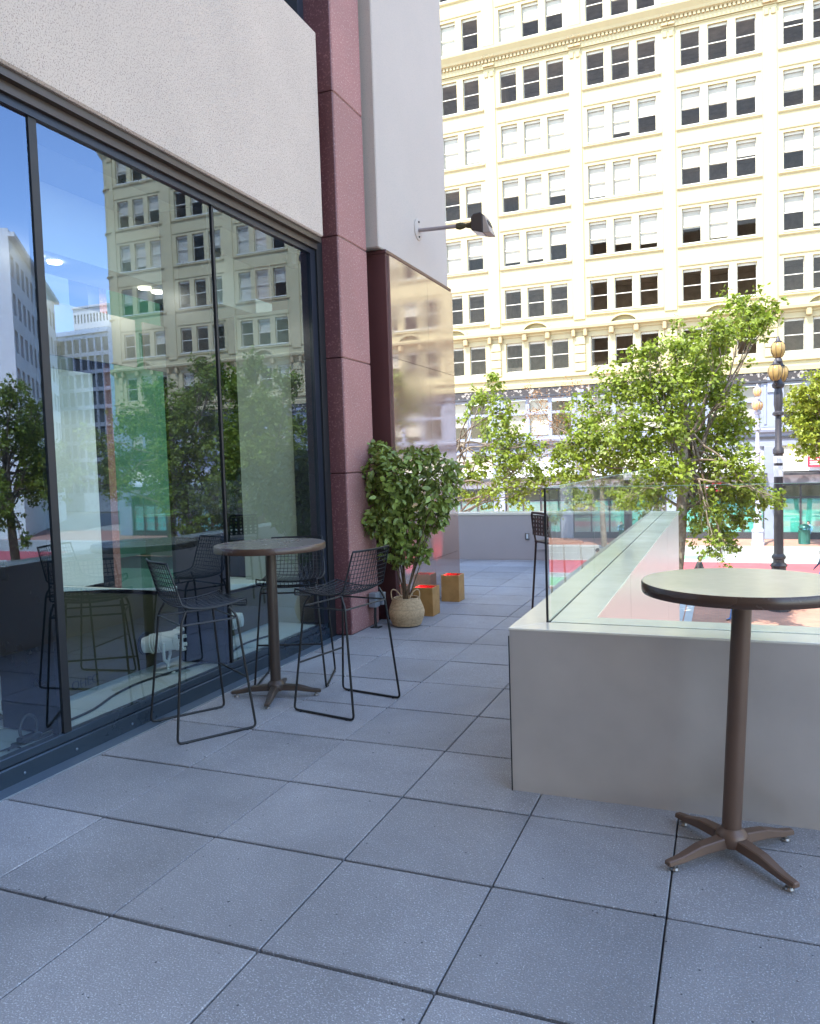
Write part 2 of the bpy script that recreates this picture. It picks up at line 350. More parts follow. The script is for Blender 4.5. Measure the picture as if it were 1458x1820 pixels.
# granite pier, slab by slab
zs = [0, .38, 1.50, 2.55, 3.635, 4.90, 6.2, 7.5, 8.8]
for a, b in zip(zs[:-1], zs[1:]):
    g = MB().box(-1.60, -1.172, 4.336, 4.93, a+.004, b-.004); ob('granite_slab', g, M_granite, bld, bevel=.008)
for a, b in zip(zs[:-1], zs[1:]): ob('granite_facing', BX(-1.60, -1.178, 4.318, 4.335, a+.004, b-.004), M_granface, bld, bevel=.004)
ob('granite_pier_core', BX(-1.9, -1.18, 4.344, 4.922, 0, 8.8), M_granrib, bld)
# stucco wall with polished granite dado beyond
ob('stucco_wall', BX(-2.2, -1.068, 4.99, 7.04, 3.682, 24), M_stucco2, bld, bevel=.01)
ob('dado_core', BX(-2.2, -1.045, 5.11, 7.03, 0, 3.64), M_granrib, bld)
for a, b in ((.0, .485), (.485, 1.57), (1.57, 2.63), (2.63, 3.63)):
    for c, d in ((5.13, 6.185), (6.185, 7.055)):
        ob('polished_slab', BX(-1.0445, -1.02, c+.002, d-.002, a+.002, b-.002), M_granpol, bld)
ob('dado_return', BX(-1.6, -1.0455, 5.085, 5.109, 0, 3.64), M_granrib, bld)
ob('dado_coping', BX(-1.7, -1.03, 5.075, 7.05, 3.641, 3.68), M_granrib, bld, bevel=.006)
# upper storeys of the same building and an unseen wing added to shade the terrace
ob('upper_storey_wall', BX(-3.4, -1.25, -9, 4.33, 8.61, 30), M_stucco, bld)
ob('pier_upper', BX(-3.4, -1.2, 4.331, 4.985, 8.81, 24), M_granite, bld)
ob('shade_wing_wall', BX(-16, 9, -20, -9.01, -4.3, 34), M_stucco, bld)
ob('roof_slab', BX(-3.4, -1.61, -9, 7.0, 3.70, 5.35), M_stucco2, bld)
# terrace retaining walls below
ob('retaining_wall', BX(-9, 1.39, 9.60, 9.92, ZS, -.61), M_clad, bld)
ob('retaining_wall', BX(1.10, 1.42, 1.77, 9.59, ZS, -.61), M_clad, bld)
ob('retaining_wall', BX(1.43, 9, 1.44, 1.75, ZS, -.61), M_clad, bld)

# ---- inside the window
ob('display_ledge', BX(-2.10, -1.425, -9, 4.30, -.03, .125), mat('ledge_paint', (.46, .52, .54), .5, var=.05), bld)
XI = -1.93
wv = [(XI, -9, .126), (XI, 1.72, .126), (XI, 1.72, 2.6), (XI, -9, 2.6)]
pnl = MB(); pnl.add([(XI-.05, -9, .126), (XI-.05, 1.70, .126), (XI-.05, 1.70, 2.55), (XI-.05, -9, 2.55), (XI, -9, .126), (XI, 1.70, .126), (XI, 1.70, 2.55), (XI, -9, 2.55)], [(0, 1, 2, 3), (4, 7, 6, 5), (0, 4, 5, 1), (1, 5, 6, 2), (2, 6, 7, 3), (3, 7, 4, 0)])
ob('inner_wall_panel', pnl, M_brownw, bld)
lo = MB(); y0, y1, ym = 1.702, 4.28, 3.35
tz = lambda y: .815-.19*(min(y, 3.45)-1.70)
v = []
for x in (XI-.05, XI):
    v += [(x, y0, .126), (x, y1, .126), (x, y1, tz(y1)), (x, ym, tz(ym)), (x, y0, tz(y0))]
lo.add(v, [(0, 1, 2, 3, 4), (9, 8, 7, 6, 5), (0, 5, 6, 1), (1, 6, 7, 2), (2, 7, 8, 3), (3, 8, 9, 4), (4, 9, 5, 0)])
ob('inner_low_wall', lo, M_brownw, bld)
sl = MB(); v = []
for dz in (-.03, 0): v += [(XI+.005, y0, tz(y0)+.03+dz), (XI+.005, ym, tz(ym)+.03+dz), (XI+.005, y1, tz(y1)+.03+dz), (XI-.62, y1, tz(y1)+.04+dz), (XI-.62, ym, tz(ym)+.04+dz), (XI-.62, y0, tz(y0)+.04+dz)]
sl.add(v, [(0, 1, 2, 3, 4, 5)[::-1], (6, 7, 8, 9, 10, 11), (0, 1, 7, 6), (1, 2, 8, 7), (2, 3, 9, 8), (3, 4, 10, 9), (4, 5, 11, 10), (5, 0, 6, 11)])
ob('inner_sill', sl, M_white, bld)
vt = MB().lathe([(.085, 0), (.085, .012), (.066, .014), (.06, .006), (.0, .006)], n=24)
vtm = vt.mesh('round_vent', M_vent, smooth=40)
for y, zz in ((1.46, .55), (2.44, .31)):
    s_ = link('round_vent', vtm, bld, (XI+.001, y, zz)); s_.rotation_euler = (0, R(90), 0)
fc = bpy.data.curves.new('lettering', 'FONT'); fc.body = 'OHEC'; fc.size = .085; fc.extrude = .001
fo = bpy.data.objects.new('lettering', fc); fo.matrix_world = Matrix(((0, 0, 1, XI+.003), (1, 0, 0, 1.73), (0, 1, 0, .155), (0, 0, 0, 1)))
dg = bpy.context.evaluated_depsgraph_get(); C.objects.link(fo); dg.update()
me = bpy.data.meshes.new_from_object(fo.evaluated_get(dg)); mw = fo.matrix_world.copy(); bpy.data.objects.remove(fo)
me.materials.clear(); me.materials.append(M_black); le = link('lettering', me, bld); le.matrix_world = mw
# recess and courtyard glazing seen through the opening
ob('inner_white_panel', BX(-2.62, -2.56, 1.75, 2.72, .70, 2.35), M_white, bld)
ob('inner_dark_jamb', BX(-2.75, -2.56, 2.721, 2.84, .60, 3.45), M_darkmet, bld)
ob('inner_granite_jamb', BX(-2.80, -2.57, 2.841, 2.93, .60, 3.45), M_granite, bld)
ob('courtyard_mullion', BX(-2.78, -2.60, 3.83, 3.95, .40, 3.45), M_darkmet, bld)
ob('courtyard_mullion', BX(-2.90, -2.60, 4.75, 5.1, .40, 3.45), M_darkmet, bld)
M_court = glass('courtyard_glass', (.55, .85, .68), refl=.10)
ob('courtyard_pane', BX(-2.69, -2.68, 2.931, 3.829, .45, 3.45), M_court, bld)
ob('courtyard_pane', BX(-2.69, -2.68, 3.951, 4.749, .45, 3.45), M_court, bld)
ob('courtyard_sill', BX(-2.75, -2.60, 2.931, 4.749, .40, .449), M_darkmet, bld)
ob('ceiling', BX(-2.55, -1.61, -9, 4.31, 3.46, 3.66), mat('ceiling_grey', (.22, .22, .21), .8), bld)
ob('ceiling_bulkhead', BX(-2.50, -2.05, -6, 4.30, 3.02, 3.459), mat('bulkhead_grey', (.40, .40, .38), .8), bld)
ob('hanging_panel', BX(-2.42, -2.40, 2.05, 3.05, 2.42, 2.80), mat('panel_grey', (.13, .13, .125), .7), bld)
ob('hanging_panel', BX(-2.42, -2.40, 3.15, 3.85, 2.42, 2.80), MAT['panel_grey'], bld)
ob('inner_end_wall', BX(-2.2, -1.61, 4.16, 4.30, .126, 3.0), mat('grey_wall', (.34, .37, .33), .7, var=.05), bld)
M_dl = emit('downlight', (1, .95, .85), 3.0)
dlm = MB().lathe([(.045, 0), (.045, -.008)], n=16).mesh('downlight', M_dl)
for y in (-1.2, .5, 2.0, 2.9):
    al = bpy.data.lights.new('downlight_lamp', 'AREA'); al.energy = 1.6; al.size = .12; al.color = (1, .95, .86)
    ao_ = bpy.data.objects.new('downlight_lamp', al); C.objects.link(ao_); ao_.parent = bld; ao_.location = (-2.2, y, 3.005)
for y, x in ((1.9, -2.2), (2.06, -2.2), (2.95, -2.2), (3.1, -2.2), (.4, -2.2), (.56, -2.2)): link('downlight', dlm, bld, (x, y, 3.015))
# courtyard floor and the far courtyard wall
struct(ob('courtyard_floor', BX(-9, -2.95, -2, 8, -.02, .01), M_paver))
cw = thing('courtyard_wall', 'pale courtyard wall glimpsed through the green glass behind the opening', 'wall', (-8.6, 4, 0))
ob('wall', BX(-.2, .2, -8, 14, 0, 9), mat('courtyard_paint', (.22, .26, .22), .8, var=.15), cw)  # raised tall to block the bright sky behind the courtyard glass
for k in range(6): ob('wall_pier', BX(.201, .36, -6+k*2.6, -5.6+k*2.6, 0, 4.2), M_darkmet, cw)

# ================================================================== PARAPET, BALUSTRADE, BACK WALL
par = thing('terrace_parapet', 'low metal clad parapet with pale cap turning the corner of the terrace', 'parapet', (0, 0, 0))
ob('front_cladding', BX(1.085, 9, 1.45, 1.50, -.035, .7695), M_clad, par)
ob('inner_cladding', BX(1.085, 1.13, 1.501, 9.66, -.035, .7695), M_clad, par)
for y0, y1 in ((1.775, 3.42), (3.43, 7.3), (7.31, 9.66)):
    ob('outer_cladding_panel', BX(1.395, 1.425, y0, y1, -3.2, .7695), M_cladlit, par)
ob('outer_cladding_panel', BX(1.43, 9, 1.735, 1.765, -3.2, .7695), M_cladlit, par)
ob('core', BX(1.131, 1.394, 1.501, 9.65, -.5, .7685), M_black, par)
ob('core', BX(1.395, 9, 1.501, 1.734, -.5, .7685), M_black, par)
def capq(pts, nm='cap'):
    m = MB(); n = len(pts); m.add([(x, y, zz) for zz in (.770, .78) for x, y in pts], [tuple(range(n))[::-1], tuple(range(n, 2*n))] + [(i, (i+1) % n, n+(i+1) % n, n+i) for i in range(n)])
    ob(nm, m, M_cap, par, bevel=.0015)
g = .002                                     # mitred cap in four strips either side of the glazing groove
capq([(1.081, 1.447), (1.228, 1.612), (1.228, 5.5-g), (1.081, 5.5-g)]); capq([(1.081, 5.5), (1.228, 5.5), (1.228, 9.67), (1.081, 9.67)])
capq([(1.244, 1.632), (1.44, 1.78), (1.44, 3.42), (1.244, 3.42)]); capq([(1.244, 3.423), (1.44, 3.423), (1.44, 9.67), (1.244, 9.67)])
capq([(1.084, 1.447), (9, 1.447), (9, 1.612), (1.232, 1.612)]); capq([(1.248, 1.632), (9, 1.632), (9, 1.78), (1.446, 1.78)])
ob('corner_strip', BX(1.080, 1.0845, 1.444, 1.4495, -.03, .742), M_black, par)
bal = thing('glass_balustrade', 'frameless clear glass balustrade standing on the parapet cap', 'balustrade', (0, 0, .75))
ys = [1.622, 3.05, 4.55, 6.05, 7.9, 9.62]; zt = 1.425-.75
for a, b in zip(ys[:-1], ys[1:]):
    p_ = ob('pane', BX(1.231, 1.241, a+.012, b-.004, -.01, zt), M_bal, bal); ob('edge', BX(1.2315, 1.2405, a+.012, b-.004, zt+.0005, zt+.002), M_edge, p_)
for a, b in ((1.25, 3.1), (3.104, 4.95), (4.954, 6.8)):
    p_ = ob('pane', BX(a, b, 1.617, 1.627, -.01, zt), M_bal, bal); ob('edge', BX(a, b, 1.6175, 1.6265, zt+.0005, zt+.002), M_edge, p_)
ob('corner_seal', BX(1.226, 1.236, 1.611, 1.621, 0, zt), M_black, bal)

bw = thing('terrace_back_wall', 'low grey painted wall closing the far end of the terrace', 'wall', (0, 9.95, 0))
ob('wall', BX(-9, 1.07, 0, .30, -.035, .715), M_backw, bw)
ob('cap', BX(-9, 1.072, -.012, .32, .717, .755), M_cap, bw, bevel=.004)
q = at(963, 952, 1, 9.95)
fr = MB(); x0, x1, z0, z1 = at(952, 930, 1, 9.95)[0], at(990, 930, 1, 9.95)[0], at(952, 977, 1, 9.95)[2], at(952, 928, 1, 9.95)[2]
for a in ((x0, x1, z0, z0+.02), (x0, x1, z1-.02, z1), (x0, x0+.02, z0+.021, z1-.021), (x1-.02, x1, z0+.021, z1-.021)): fr.box(a[0], a[1], -.018, -.001, a[2], a[3])
ob('access_panel', fr, M_backw, bw)
q = at(938, 953, 1, 9.95); oc = MB().box(-.035, .035, -.02, -.001, -.06, .06); op = ob('outlet_cover', oc, M_steel, bw, bevel=.012, loc=(q[0], 0, q[2]))
ob('outlet_face', BX(-.014, .014, -.026, -.0205, -.035, .035), M_white, op)

# ================================================================== TABLES
def arm(mb, ang, r0, r1, z0):
    c, s_ = math.cos(ang), math.sin(ang); n = (-s_, c)
    def P(r, o, zz): return (c*r+n[0]*o, s_*r+n[1]*o, zz)
    secs = [(r0, .030, .045, .085), (.16, .027, .040, .075), (r1-.06, .021, .026, .05), (r1, .017, .022, .042)]
    vs = []
    for r, hw, zb, zt_ in secs: vs += [P(r, -hw, zb), P(r, hw, zb), P(r, hw*.8, zt_), P(r, -hw*.8, zt_)]
    fs = [(0, 3, 2, 1), (12, 13, 14, 15)]
    for i in range(3):
        for j in range(4): fs.append((i*4+j, i*4+(j+1) % 4, i*4+4+(j+1) % 4, i*4+4+j))
    return mb.add(vs, fs)
def bar_table(name, label, cx, cy, rot, r, top_mat, arm_mat, h=1.055, lean=(0, 0)):
    t = thing(name, label, 'table', (cx, cy, 0), rot); lx, ly = lean[0]*math.cos(-rot)-lean[1]*math.sin(-rot), lean[0]*math.sin(-rot)+lean[1]*math.cos(-rot)
    tt = ob('tabletop', MB().lathe([(0.0, h-.006), (r-.004, h-.006), (r-.004, h), (0, h)], lx, ly, n=72), top_mat, t)
    ob('edge_band', MB().lathe([(r-.012, h-.044), (r-.002, h-.043), (r, h-.036), (r, h-.006), (r-.0035, h-.001), (r-.0039, h-.001)], lx, ly, n=72), M_tabedge, tt, smooth=40)
    ob('pole', MB().tube([(0, 0, .10), (lx, ly, h-.05)], .036, 28), arm_mat, t, smooth=40)
    ob('top_plate', MB().lathe([(.15, h-.05), (.15, h-.044)], lx, ly, n=24), arm_mat, t)
    ob('hub', MB().lathe([(.028, .036), (.055, .045), (.062, .075), (.052, .098), (.040, .108), (.038, .112)], n=28), arm_mat, t, smooth=50)
    for k in range(4):
        ao = ob('base_arm', arm(MB(), k*math.pi/2, .03, .31, 0), arm_mat, t, bevel=.004)
        ob('glide', MB().lathe([(.016, 0), (.018, .004), (.014, .012), (.008, .013), (.008, .03)], math.cos(k*math.pi/2)*.275, math.sin(k*math.pi/2)*.275, n=12), M_steel, ao, smooth=40)
    return t
bar_table('bar_table', 'round pale topped bar table standing before the parapet', 2.04, 1.125, R(43), .37, M_tabtop, M_tabbr, h=1.075, lean=(.045, .012))
bar_table('bar_table', 'dark round bar table between the three wire stools', -.84, 2.46, R(20), .375, M_tabtopd, mat('dark_bronze_paint', (.075, .052, .038), .4, metal=.3, var=.12))

# ================================================================== WIRE BAR STOOLS
def stool_meshes():
    hw = .215
    def S(u, v):                              # shell: u -1..1 across, v 0..1 from the front lip over the seat up the back
        W = hw
        if v < .07:
            k = v/.07; y = .235+.006*k; zz = .725+.035*k
        elif v < .56:
            k = (v-.07)/.49; y = .24-.36*k; zz = .762-.028*math.sin(k*math.pi*.85)+.004*(1-k)
        elif v < .68:
            k = (v-.56)/.12; a = k*math.pi*.42; y = -.12-.062*math.sin(a)-.01*k; zz = .751+.058*(1-math.cos(a))+.012*k
        else:
            k = (v-.68)/.32; y = -.190-.065*k; zz = .812+.225*k
        bend = .028*(u*u)
        if v >= .56: y += bend*(1.0 if v > .68 else (v-.56)/.12)
        zz2 = zz+(.022*u*u if v < .6 else .022*u*u*max(0, (1-(v-.6)/.1)))
        W *= (1.0 if v < .6 else 1-.10*(v-.6)/.4)
        return (u*W, y, zz2)
    wr = .0022
    seat, back, rim = MB(), MB(), MB()
    def wires(mb, v0, v1, nu, vs):
        for i in range(nu+1):
            u = -1+2*i/nu; n = 9; mb.tube([S(u, v0+(v1-v0)*k/n) for k in range(n+1)], wr, 4)
        for vv in vs: mb.tube([S(-1+2*k/10, vv) for k in range(11)], wr, 4)
    wires(seat, .0, .58, 15, [.03+.55*i/13 for i in range(14)]); wires(back, .58, 1.0, 15, [.60+.39*i/10 for i in range(11)])
    rp = [S(-1, v) for v in np.linspace(0, 1, 26)]+[S(u, 1) for u in np.linspace(-1, 1, 12)[1:-1]]+[S(1, v) for v in np.linspace(1, 0, 26)]+[S(u, 0) for u in np.linspace(1, -1, 12)[1:-1]]
    rim.tube(rp, .0055, 6, closed=True)
    def rund(path, rad=.045, n=4):             # round the corners of a polyline
        P = [np.array(p) for p in path]; out = [P[0]]
        for i in range(1, len(P)-1):
            a, b, c = P[i-1], P[i], P[i+1]; d0 = (a-b)/np.linalg.norm(a-b); d1 = (c-b)/np.linalg.norm(c-b)
            for k in range(n+1):
                t = k/n; out.append((1-t)**2*(b+d0*rad)+2*t*(1-t)*b+t*t*(b+d1*rad))
        return out+[P[-1]]
    fr = []
    for s in (-1, 1):
        p = [(s*.185, .135, .742), (s*.20, .175, .69), (s*.255, .245, .008), (s*.255, -.235, .008), (s*.215, -.165, .69), (s*.20, -.13, .755)]
        fr.append(MB().tube(rund(p, .03), .0075, 8))
    rails = MB()
    a = [(-.2015, .1765, .675), (.2015, .1765, .675)]; b_ = [(.2165, -.167, .675), (-.2165, -.167, .675)]
    r1 = MB().tube(a, .006, 6); r2 = MB().tube(b_, .006, 6); r3 = MB().tube([a[0], b_[1]], .006, 6); r4 = MB().tube([a[1], b_[0]], .006, 6)
    foot = MB().tube([(-.2295, .2145, .31), (.2295, .2145, .31)], .0068, 6)
    glides = MB()
    for s in (-1, 1):
        for y in (.19, -.18): glides.lathe([(.011, 0), (.011, .006), (.007, .012)], s*.255, y, 8)
    return seat.mesh('seat', M_wire), back.mesh('backrest', M_wire), rim.mesh('rim', M_wire, 60), [q.mesh('leg_frame', M_tube, 60) for q in fr], [q.mesh('rail', M_tube, 60) for q in (r1, r2, r3, r4)], foot.mesh('footrest', M_tube, 60), glides.mesh('glide_set', M_black)
SM = stool_meshes()
def wire_stool(label, x, y, fx, fy):
    t = thing('wire_bar_stool', label, 'bar stool', (x, y, 0), math.atan2(fy, fx)-math.pi/2, 'wire bar stools round the dark table')
    link('seat', SM[0], t); link('backrest', SM[1], t); link('rim', SM[2], t)
    for m_ in SM[3]: link('leg_frame', m_, t)
    for m_ in SM[4]: link('rail', m_, t)
    link('footrest', SM[5], t); link('glides', SM[6], t)
wire_stool('black wire bar stool nearest the camera with its back to the window mullion', -.96, 1.795, .548, .836)
wire_stool('black wire bar stool behind the dark table against the window', -.915, 2.865, .34, -.94)
wire_stool('black wire bar stool with its back to the potted plant and walkway', -.268, 2.424, -.98, .19)

# brown metal bar chair by the back of the parapet
bc = thing('metal_bar_chair', 'brown perforated metal bar chair half hidden behind the balustrade', 'bar chair', (.50, 5.6, 0), R(-50))
M_brch = mat('brown_chair', (.045, .02, .014), .65, var=.1)
for s in (-1, 1):
    ob('leg', MB().tube([(s*.20, .19, 0), (s*.165, .15, .74)], .011, 8), M_brch, bc); ob('leg', MB().tube([(s*.21, -.20, 0), (s*.165, -.16, .74), (s*.165, -.19, .90), (s*.16, -.205, 1.02), (s*.14, -.208, 1.045)], .011, 8), M_brch, bc)
ob('seat', BX(-.19, .19, -.17, .18, .742, .762), M_brch, bc, bevel=.008)
pb = MB(); n = 6
for i in range(n):                            # perforated back: slats with round-ish gaps
    for j in range(5):
        x0, x1 = -.17+.34*i/n, -.17+.34*(i+1)/n; z0, z1 = .82+.2*j/5, .82+.2*(j+1)/5; m_ = .009
        o_ = [(x0, z0), (x1, z0), (x1, z1), (x0, z1)]; i_ = [(x0+m_+.008, z0+m_), (x1-m_-.008, z0+m_), (x1-m_-.008, z1-m_), (x0+m_+.008, z1-m_)]
        pb.add([(x, -.195, zz) for x, zz in o_+i_]+[(x, -.187, zz) for x, zz in o_+i_], [(0, 1, 5, 4), (1, 2, 6, 5), (2, 3, 7, 6), (3, 0, 4, 7), (9, 8, 12, 13), (10, 9, 13, 14), (11, 10, 14, 15), (8, 11, 15, 12), (4, 5, 13, 12), (5, 6, 14, 13), (6, 7, 15, 14), (7, 4, 12, 15)])
ob('perforated_back', pb, M_brch, bc)
ob('top_rail', MB().tube([(-.14, -.208, 1.045), (.14, -.208, 1.045)], .011, 8), M_brch, bc)
ob('footrest', MB().tube([(-.186, .174, .28), (.186, .174, .28)], .009, 8), M_brch, bc)

# ================================================================== BASKET, PLANT, BOXES, JUNCTION BOX
bk = thing('basket_planter', 'woven seagrass belly basket with two handles by the granite wall', 'basket', (-.845, 4.86, 0))
wk = MB(); nl = 22
prof = []
for k in range(nl+1):
    t = k/nl; zz = .005+.265*t
    r = .125+.042*math.sin(min(1, t/.52)*math.pi/2) if t < .52 else .167-.048*((t-.52)/.48)**1.25
    prof.append((r, zz))
for k, (r, zz) in enumerate(prof[1:]):        # coil by coil, each a row of twisted strands
    n = 40; pts = []
    for j in range(n*2):
        a = 2*math.pi*j/(n*2); rr = r+(.0022 if (j+k) % 2 else -.0015); pts.append((rr*math.cos(a), rr*math.sin(a), zz+(.0012 if (j+k) % 2 else -.0012)))
    wk.tube(pts, .0072, 6, closed=True)
ob('woven_body', wk, M_basket, bk, smooth=70)
ob('basket_lining', MB().lathe([(.10, .004), (.12, .02), (.155, .13), (.115, .25), (.10, .25)], n=32), M_basket, bk)
for sg in (-1, 1):
    tx, ty = math.cos(R(25)), math.sin(R(25)); pts = []
    for q in np.linspace(0, math.pi, 15):
        o_ = sg*.078+.048*math.cos(q); lean_ = sg*.035*math.sin(q); pts.append((tx*(o_+lean_)+.03*sg*ty, ty*(o_+lean_)-.03*sg*tx-.02, .255+.10*math.sin(q)))
    ob('handle', MB().tube(pts, .0065, 6), M_basket, bk, smooth=60)
ob('soil', MB().lathe([(.0, .235), (.108, .235), (.108, .24), (0, .24)], n=24), mat('soil', (.05, .035, .025), .9), bk)

def leaf_cloud(pos, size, tmpl, faces, up=.5, jit=.35, seed=0, outward=None, flat=.5):
    """many leaves in one mesh; tmpl (k,3) with stalk at the origin pointing +Y, normal +Z"""
    g = np.random.default_rng(seed); n = len(pos)
    nrm = g.normal(size=(n, 3)); nrm[:, 2] = np.abs(nrm[:, 2])+up
    if outward is not None: nrm += outward*flat
    nrm /= np.linalg.norm(nrm, axis=1)[:, None]
    d = g.normal(size=(n, 3)); d[:, 2] -= .45
    if outward is not None: d += outward*.7
    d -= nrm*(d*nrm).sum(1)[:, None]; d /= np.linalg.norm(d, axis=1)[:, None]; x = np.cross(d, nrm)
    s = size*(1+jit*g.uniform(-1, 1, n))[:, None, None]
    V = pos[:, None, :]+s*(tmpl[None, :, 0:1]*x[:, None, :]+tmpl[None, :, 1:2]*d[:, None, :]+tmpl[None, :, 2:3]*nrm[:, None, :])
    k = len(tmpl); F = np.concatenate([np.array(faces)[None]+np.arange(n)[:, None, None]*k]).reshape(-1, 3)
    return V.reshape(-1, 3), F
def np_mesh(name, V, F, m):
    me = bpy.data.meshes.new(name); me.vertices.add(len(V)); me.vertices.foreach_set('co', np.ascontiguousarray(V, dtype=np.float32).ravel())
    me.loops.add(len(F)*3); me.loops.foreach_set('vertex_index', np.ascontiguousarray(F, dtype=np.int32).ravel()); me.polygons.add(len(F))
    me.polygons.foreach_set('loop_start', np.arange(0, len(F)*3, 3, dtype=np.int32)); me.materials.append(m); me.update(calc_edges=True); me.validate(); return me
OV = np.array([(0, 0, 0), (.24, .30, .06), (.22, .66, .05), (0, 1, -.10), (-.22, .66, .05), (-.24, .30, .06), (0, .5, -.03)]); OVF = [(0, 1, 6), (1, 2, 6), (2, 3, 6), (3, 4, 6), (4, 5, 6), (5, 0, 6)]
PLN = np.array([(0, 0, 0), (.30, .02, .03), (.52, .38, -.05), (.27, .50, .04), (.0, .98, -.08), (-.27, .50, .04), (-.52, .38, -.05), (-.30, .02, .03), (0, .36, .02)]); PLF = [(0, 1, 8), (1, 2, 8), (2, 3, 8), (3, 4, 8), (4, 5, 8), (5, 6, 8), (6, 7, 8), (7, 0, 8)]

pp = thing('ficus_plant', 'leafy green ficus growing from the seagrass basket', 'plant', (-.845, 4.86, .24))
B0 = np.array((-.845, 4.86, .24))
cl = [(672, 800, 17), (690, 815, 20), (665, 835, 24), (700, 845, 26), (668, 870, 22), (700, 880, 30), (655, 900, 18), (640, 920, 15), (668, 925, 26), (705, 920, 30), (735, 815, 22), (765, 810, 18), (795, 830, 18), (745, 850, 28), (780, 855, 25), (805, 860, 14), (735, 890, 30), (770, 890, 25), (795, 890, 16), (740, 930, 26), (770, 925, 18), (715, 955, 26), (690, 950, 20), (740, 960, 20), (755, 985, 10), (700, 985, 18), (722, 990, 14), (718, 870, 30), (786, 918, 10)]
V, D_ = [], []; stems = MB(); g = np.random.default_rng(5)
for k, (x, y, r) in enumerate(cl):
    yy = 4.80+g.uniform(-.16, .16); c_ = at(x, y, 1, yy); rm = r/1380*np.linalg.norm(c_-CAM)*1.02; n = int(1150*rm**1.15*1.05)+6
    d = g.normal(size=(n, 3)); d /= np.linalg.norm(d, axis=1)[:, None]; rr = rm*(g.uniform(.25, 1, n)[:, None]**.6)*np.where(g.random(n) < .14, g.uniform(1.1, 1.7, n), 1)[:, None]
    p_ = c_+d*rr*np.array((1, 1.15, 1)); p_[:, 0] = np.maximum(p_[:, 0], np.where(p_[:, 1] > 5.05, -1.0, np.where(p_[:, 1] > 4.3, -1.15, -1.3))); V.append(p_-B0); D_.append(d)
    h0 = np.array((g.uniform(-.03, .03), g.uniform(-.03, .03), 0.))
    m1 = np.array(((c_-B0)[0]*.30+g.uniform(-.05, .05), (c_-B0)[1]*.3, max(.18, (c_-B0)[2]*.55)))
    if k % 3 == 0:
        ts = np.linspace(0, 1, 7)[:, None]; pth = (1-ts)**2*h0+2*ts*(1-ts)*m1+ts*ts*(c_-B0)
        ob('stem', MB().tube(pth, np.linspace(.009, .003, 7), 6), M_stem, pp, smooth=60)
V = np.concatenate(V); D_ = np.concatenate(D_)
v_, f_ = leaf_cloud(V, .070, OV, OVF, up=.1, seed=3, outward=D_, flat=.9)
fo_ = link('foliage', np_mesh('foliage', v_, f_, M_leafp), pp); fo_['kind'] = 'stuff'

def wood_box(label, x0, x1, y0, y1, h):
    t = thing('wooden_box_light', label, 'planter box', ((x0+x1)/2, (y0+y1)/2, 0)); a, b = (x1-x0)/2, (y1-y0)/2; k = .012
    for q in ((-a, a, -b, -b+k), (-a, a, b-k, b), (-a, -a+k, -b+k+.0005, b-k-.0005), (a-k, a, -b+k+.0005, b-k-.0005)): ob('side_panel', BX(q[0], q[1], q[2], q[3], 0, h), M_wood, t, bevel=.0015)
    ln = MB()
    for q in ((-a+k+.001, a-k-.001, -b+k+.001, -b+k+.004), (-a+k+.001, a-k-.001, b-k-.004, b-k-.001), (-a+k+.001, -a+k+.004, -b+k+.005, b-k-.005), (a-k-.004, a-k-.001, -b+k+.005, b-k-.005)): ln.box(*q, .01, h-.004)
    ob('red_liner', ln, M_red, t)
    ob('lamp_plate', BX(-a+.02, a-.02, -b+.02, b-.02, .03, .05), emit('red_lamp', (1, .06, .05), .15), t)
    lt = bpy.data.lights.new('uplight', 'SPOT'); lt.energy = 14; lt.color = (1, .12, .22); lt.spot_size = R(46); lt.spot_blend = .8; lt.shadow_soft_size = .03
    lo_ = bpy.data.objects.new('uplight', lt); C.objects.link(lo_); lo_.parent = t; lo_.location = (0, 0, .06); lo_.rotation_euler = (R(180), R(-24), 0)
wood_box('square wooden box with red inside, nearer one beside the basket', -.965, -.745, 5.325, 5.535, .293)
wood_box('square wooden box with red inside, farther one at the wall corner', -.955, -.745, 6.175, 6.375, .30)

jb = thing('junction_box', 'grey electrical junction boxes on a short conduit by the granite pier', 'electrical box', (-1.105, 4.70, 0))
ob('enclosure', BX(-.045, .03, -.05, .05, .20, .34), M_grey, jb, bevel=.006); ob('outlet_box', BX(-.03, .06, .055, .13, .21, .33), M_grey, jb, bevel=.006)
ob('conduit', MB().tube([(0, 0, 0), (-.005, 0, .1), (0, 0, .199)], .014, 10), M_vent, jb); ob('foot', BX(-.04, .05, -.04, .04, 0, .008), M_vent, jb)

# ================================================================== WALL ARM FLOODLIGHT
wx = -1.068; pz = at(743, 408, 0, wx)
fl = thing('arm_floodlight', 'dark floodlight on a pipe arm fixed to the stucco wall', 'wall light', tuple(pz))
pl_ = MB().lathe([(.0, 0), (.115, 0), (.115, .008), (.105, .012), (.02, .012), (0, .012)], n=32); pl_.xf(Matrix.Rotation(R(90), 4, 'Y')); pw = ob('wall_plate', pl_, M_stucco2, fl, smooth=40)
for s in (-1, 1): ob('bolt', MB().lathe([(.012, 0), (.01, .01)], n=8).xf(Matrix.Translation((.012, 0, s*.08)) @ Matrix.Rotation(R(90), 4, 'Y')), M_vent, pw)
e = at(812, 402, 1, pz[1])-pz; e2 = at(842, 400, 1, pz[1])-pz
ob('pipe', MB().tube([(.01, 0, -.01), tuple(e)], .021, 12), M_tabbr if False else mat('pipe_grey', (.34, .28, .27), .5, metal=.4), fl, smooth=60)
kn = MB(); g = np.random.default_rng(9)
ks = np.linspace(0, 1, 16); kn.tube([tuple(e+(e2-e)*t) for t in ks], [.030+.007*math.sin(9*t)+g.uniform(-.004, .004) for t in ks], 9)
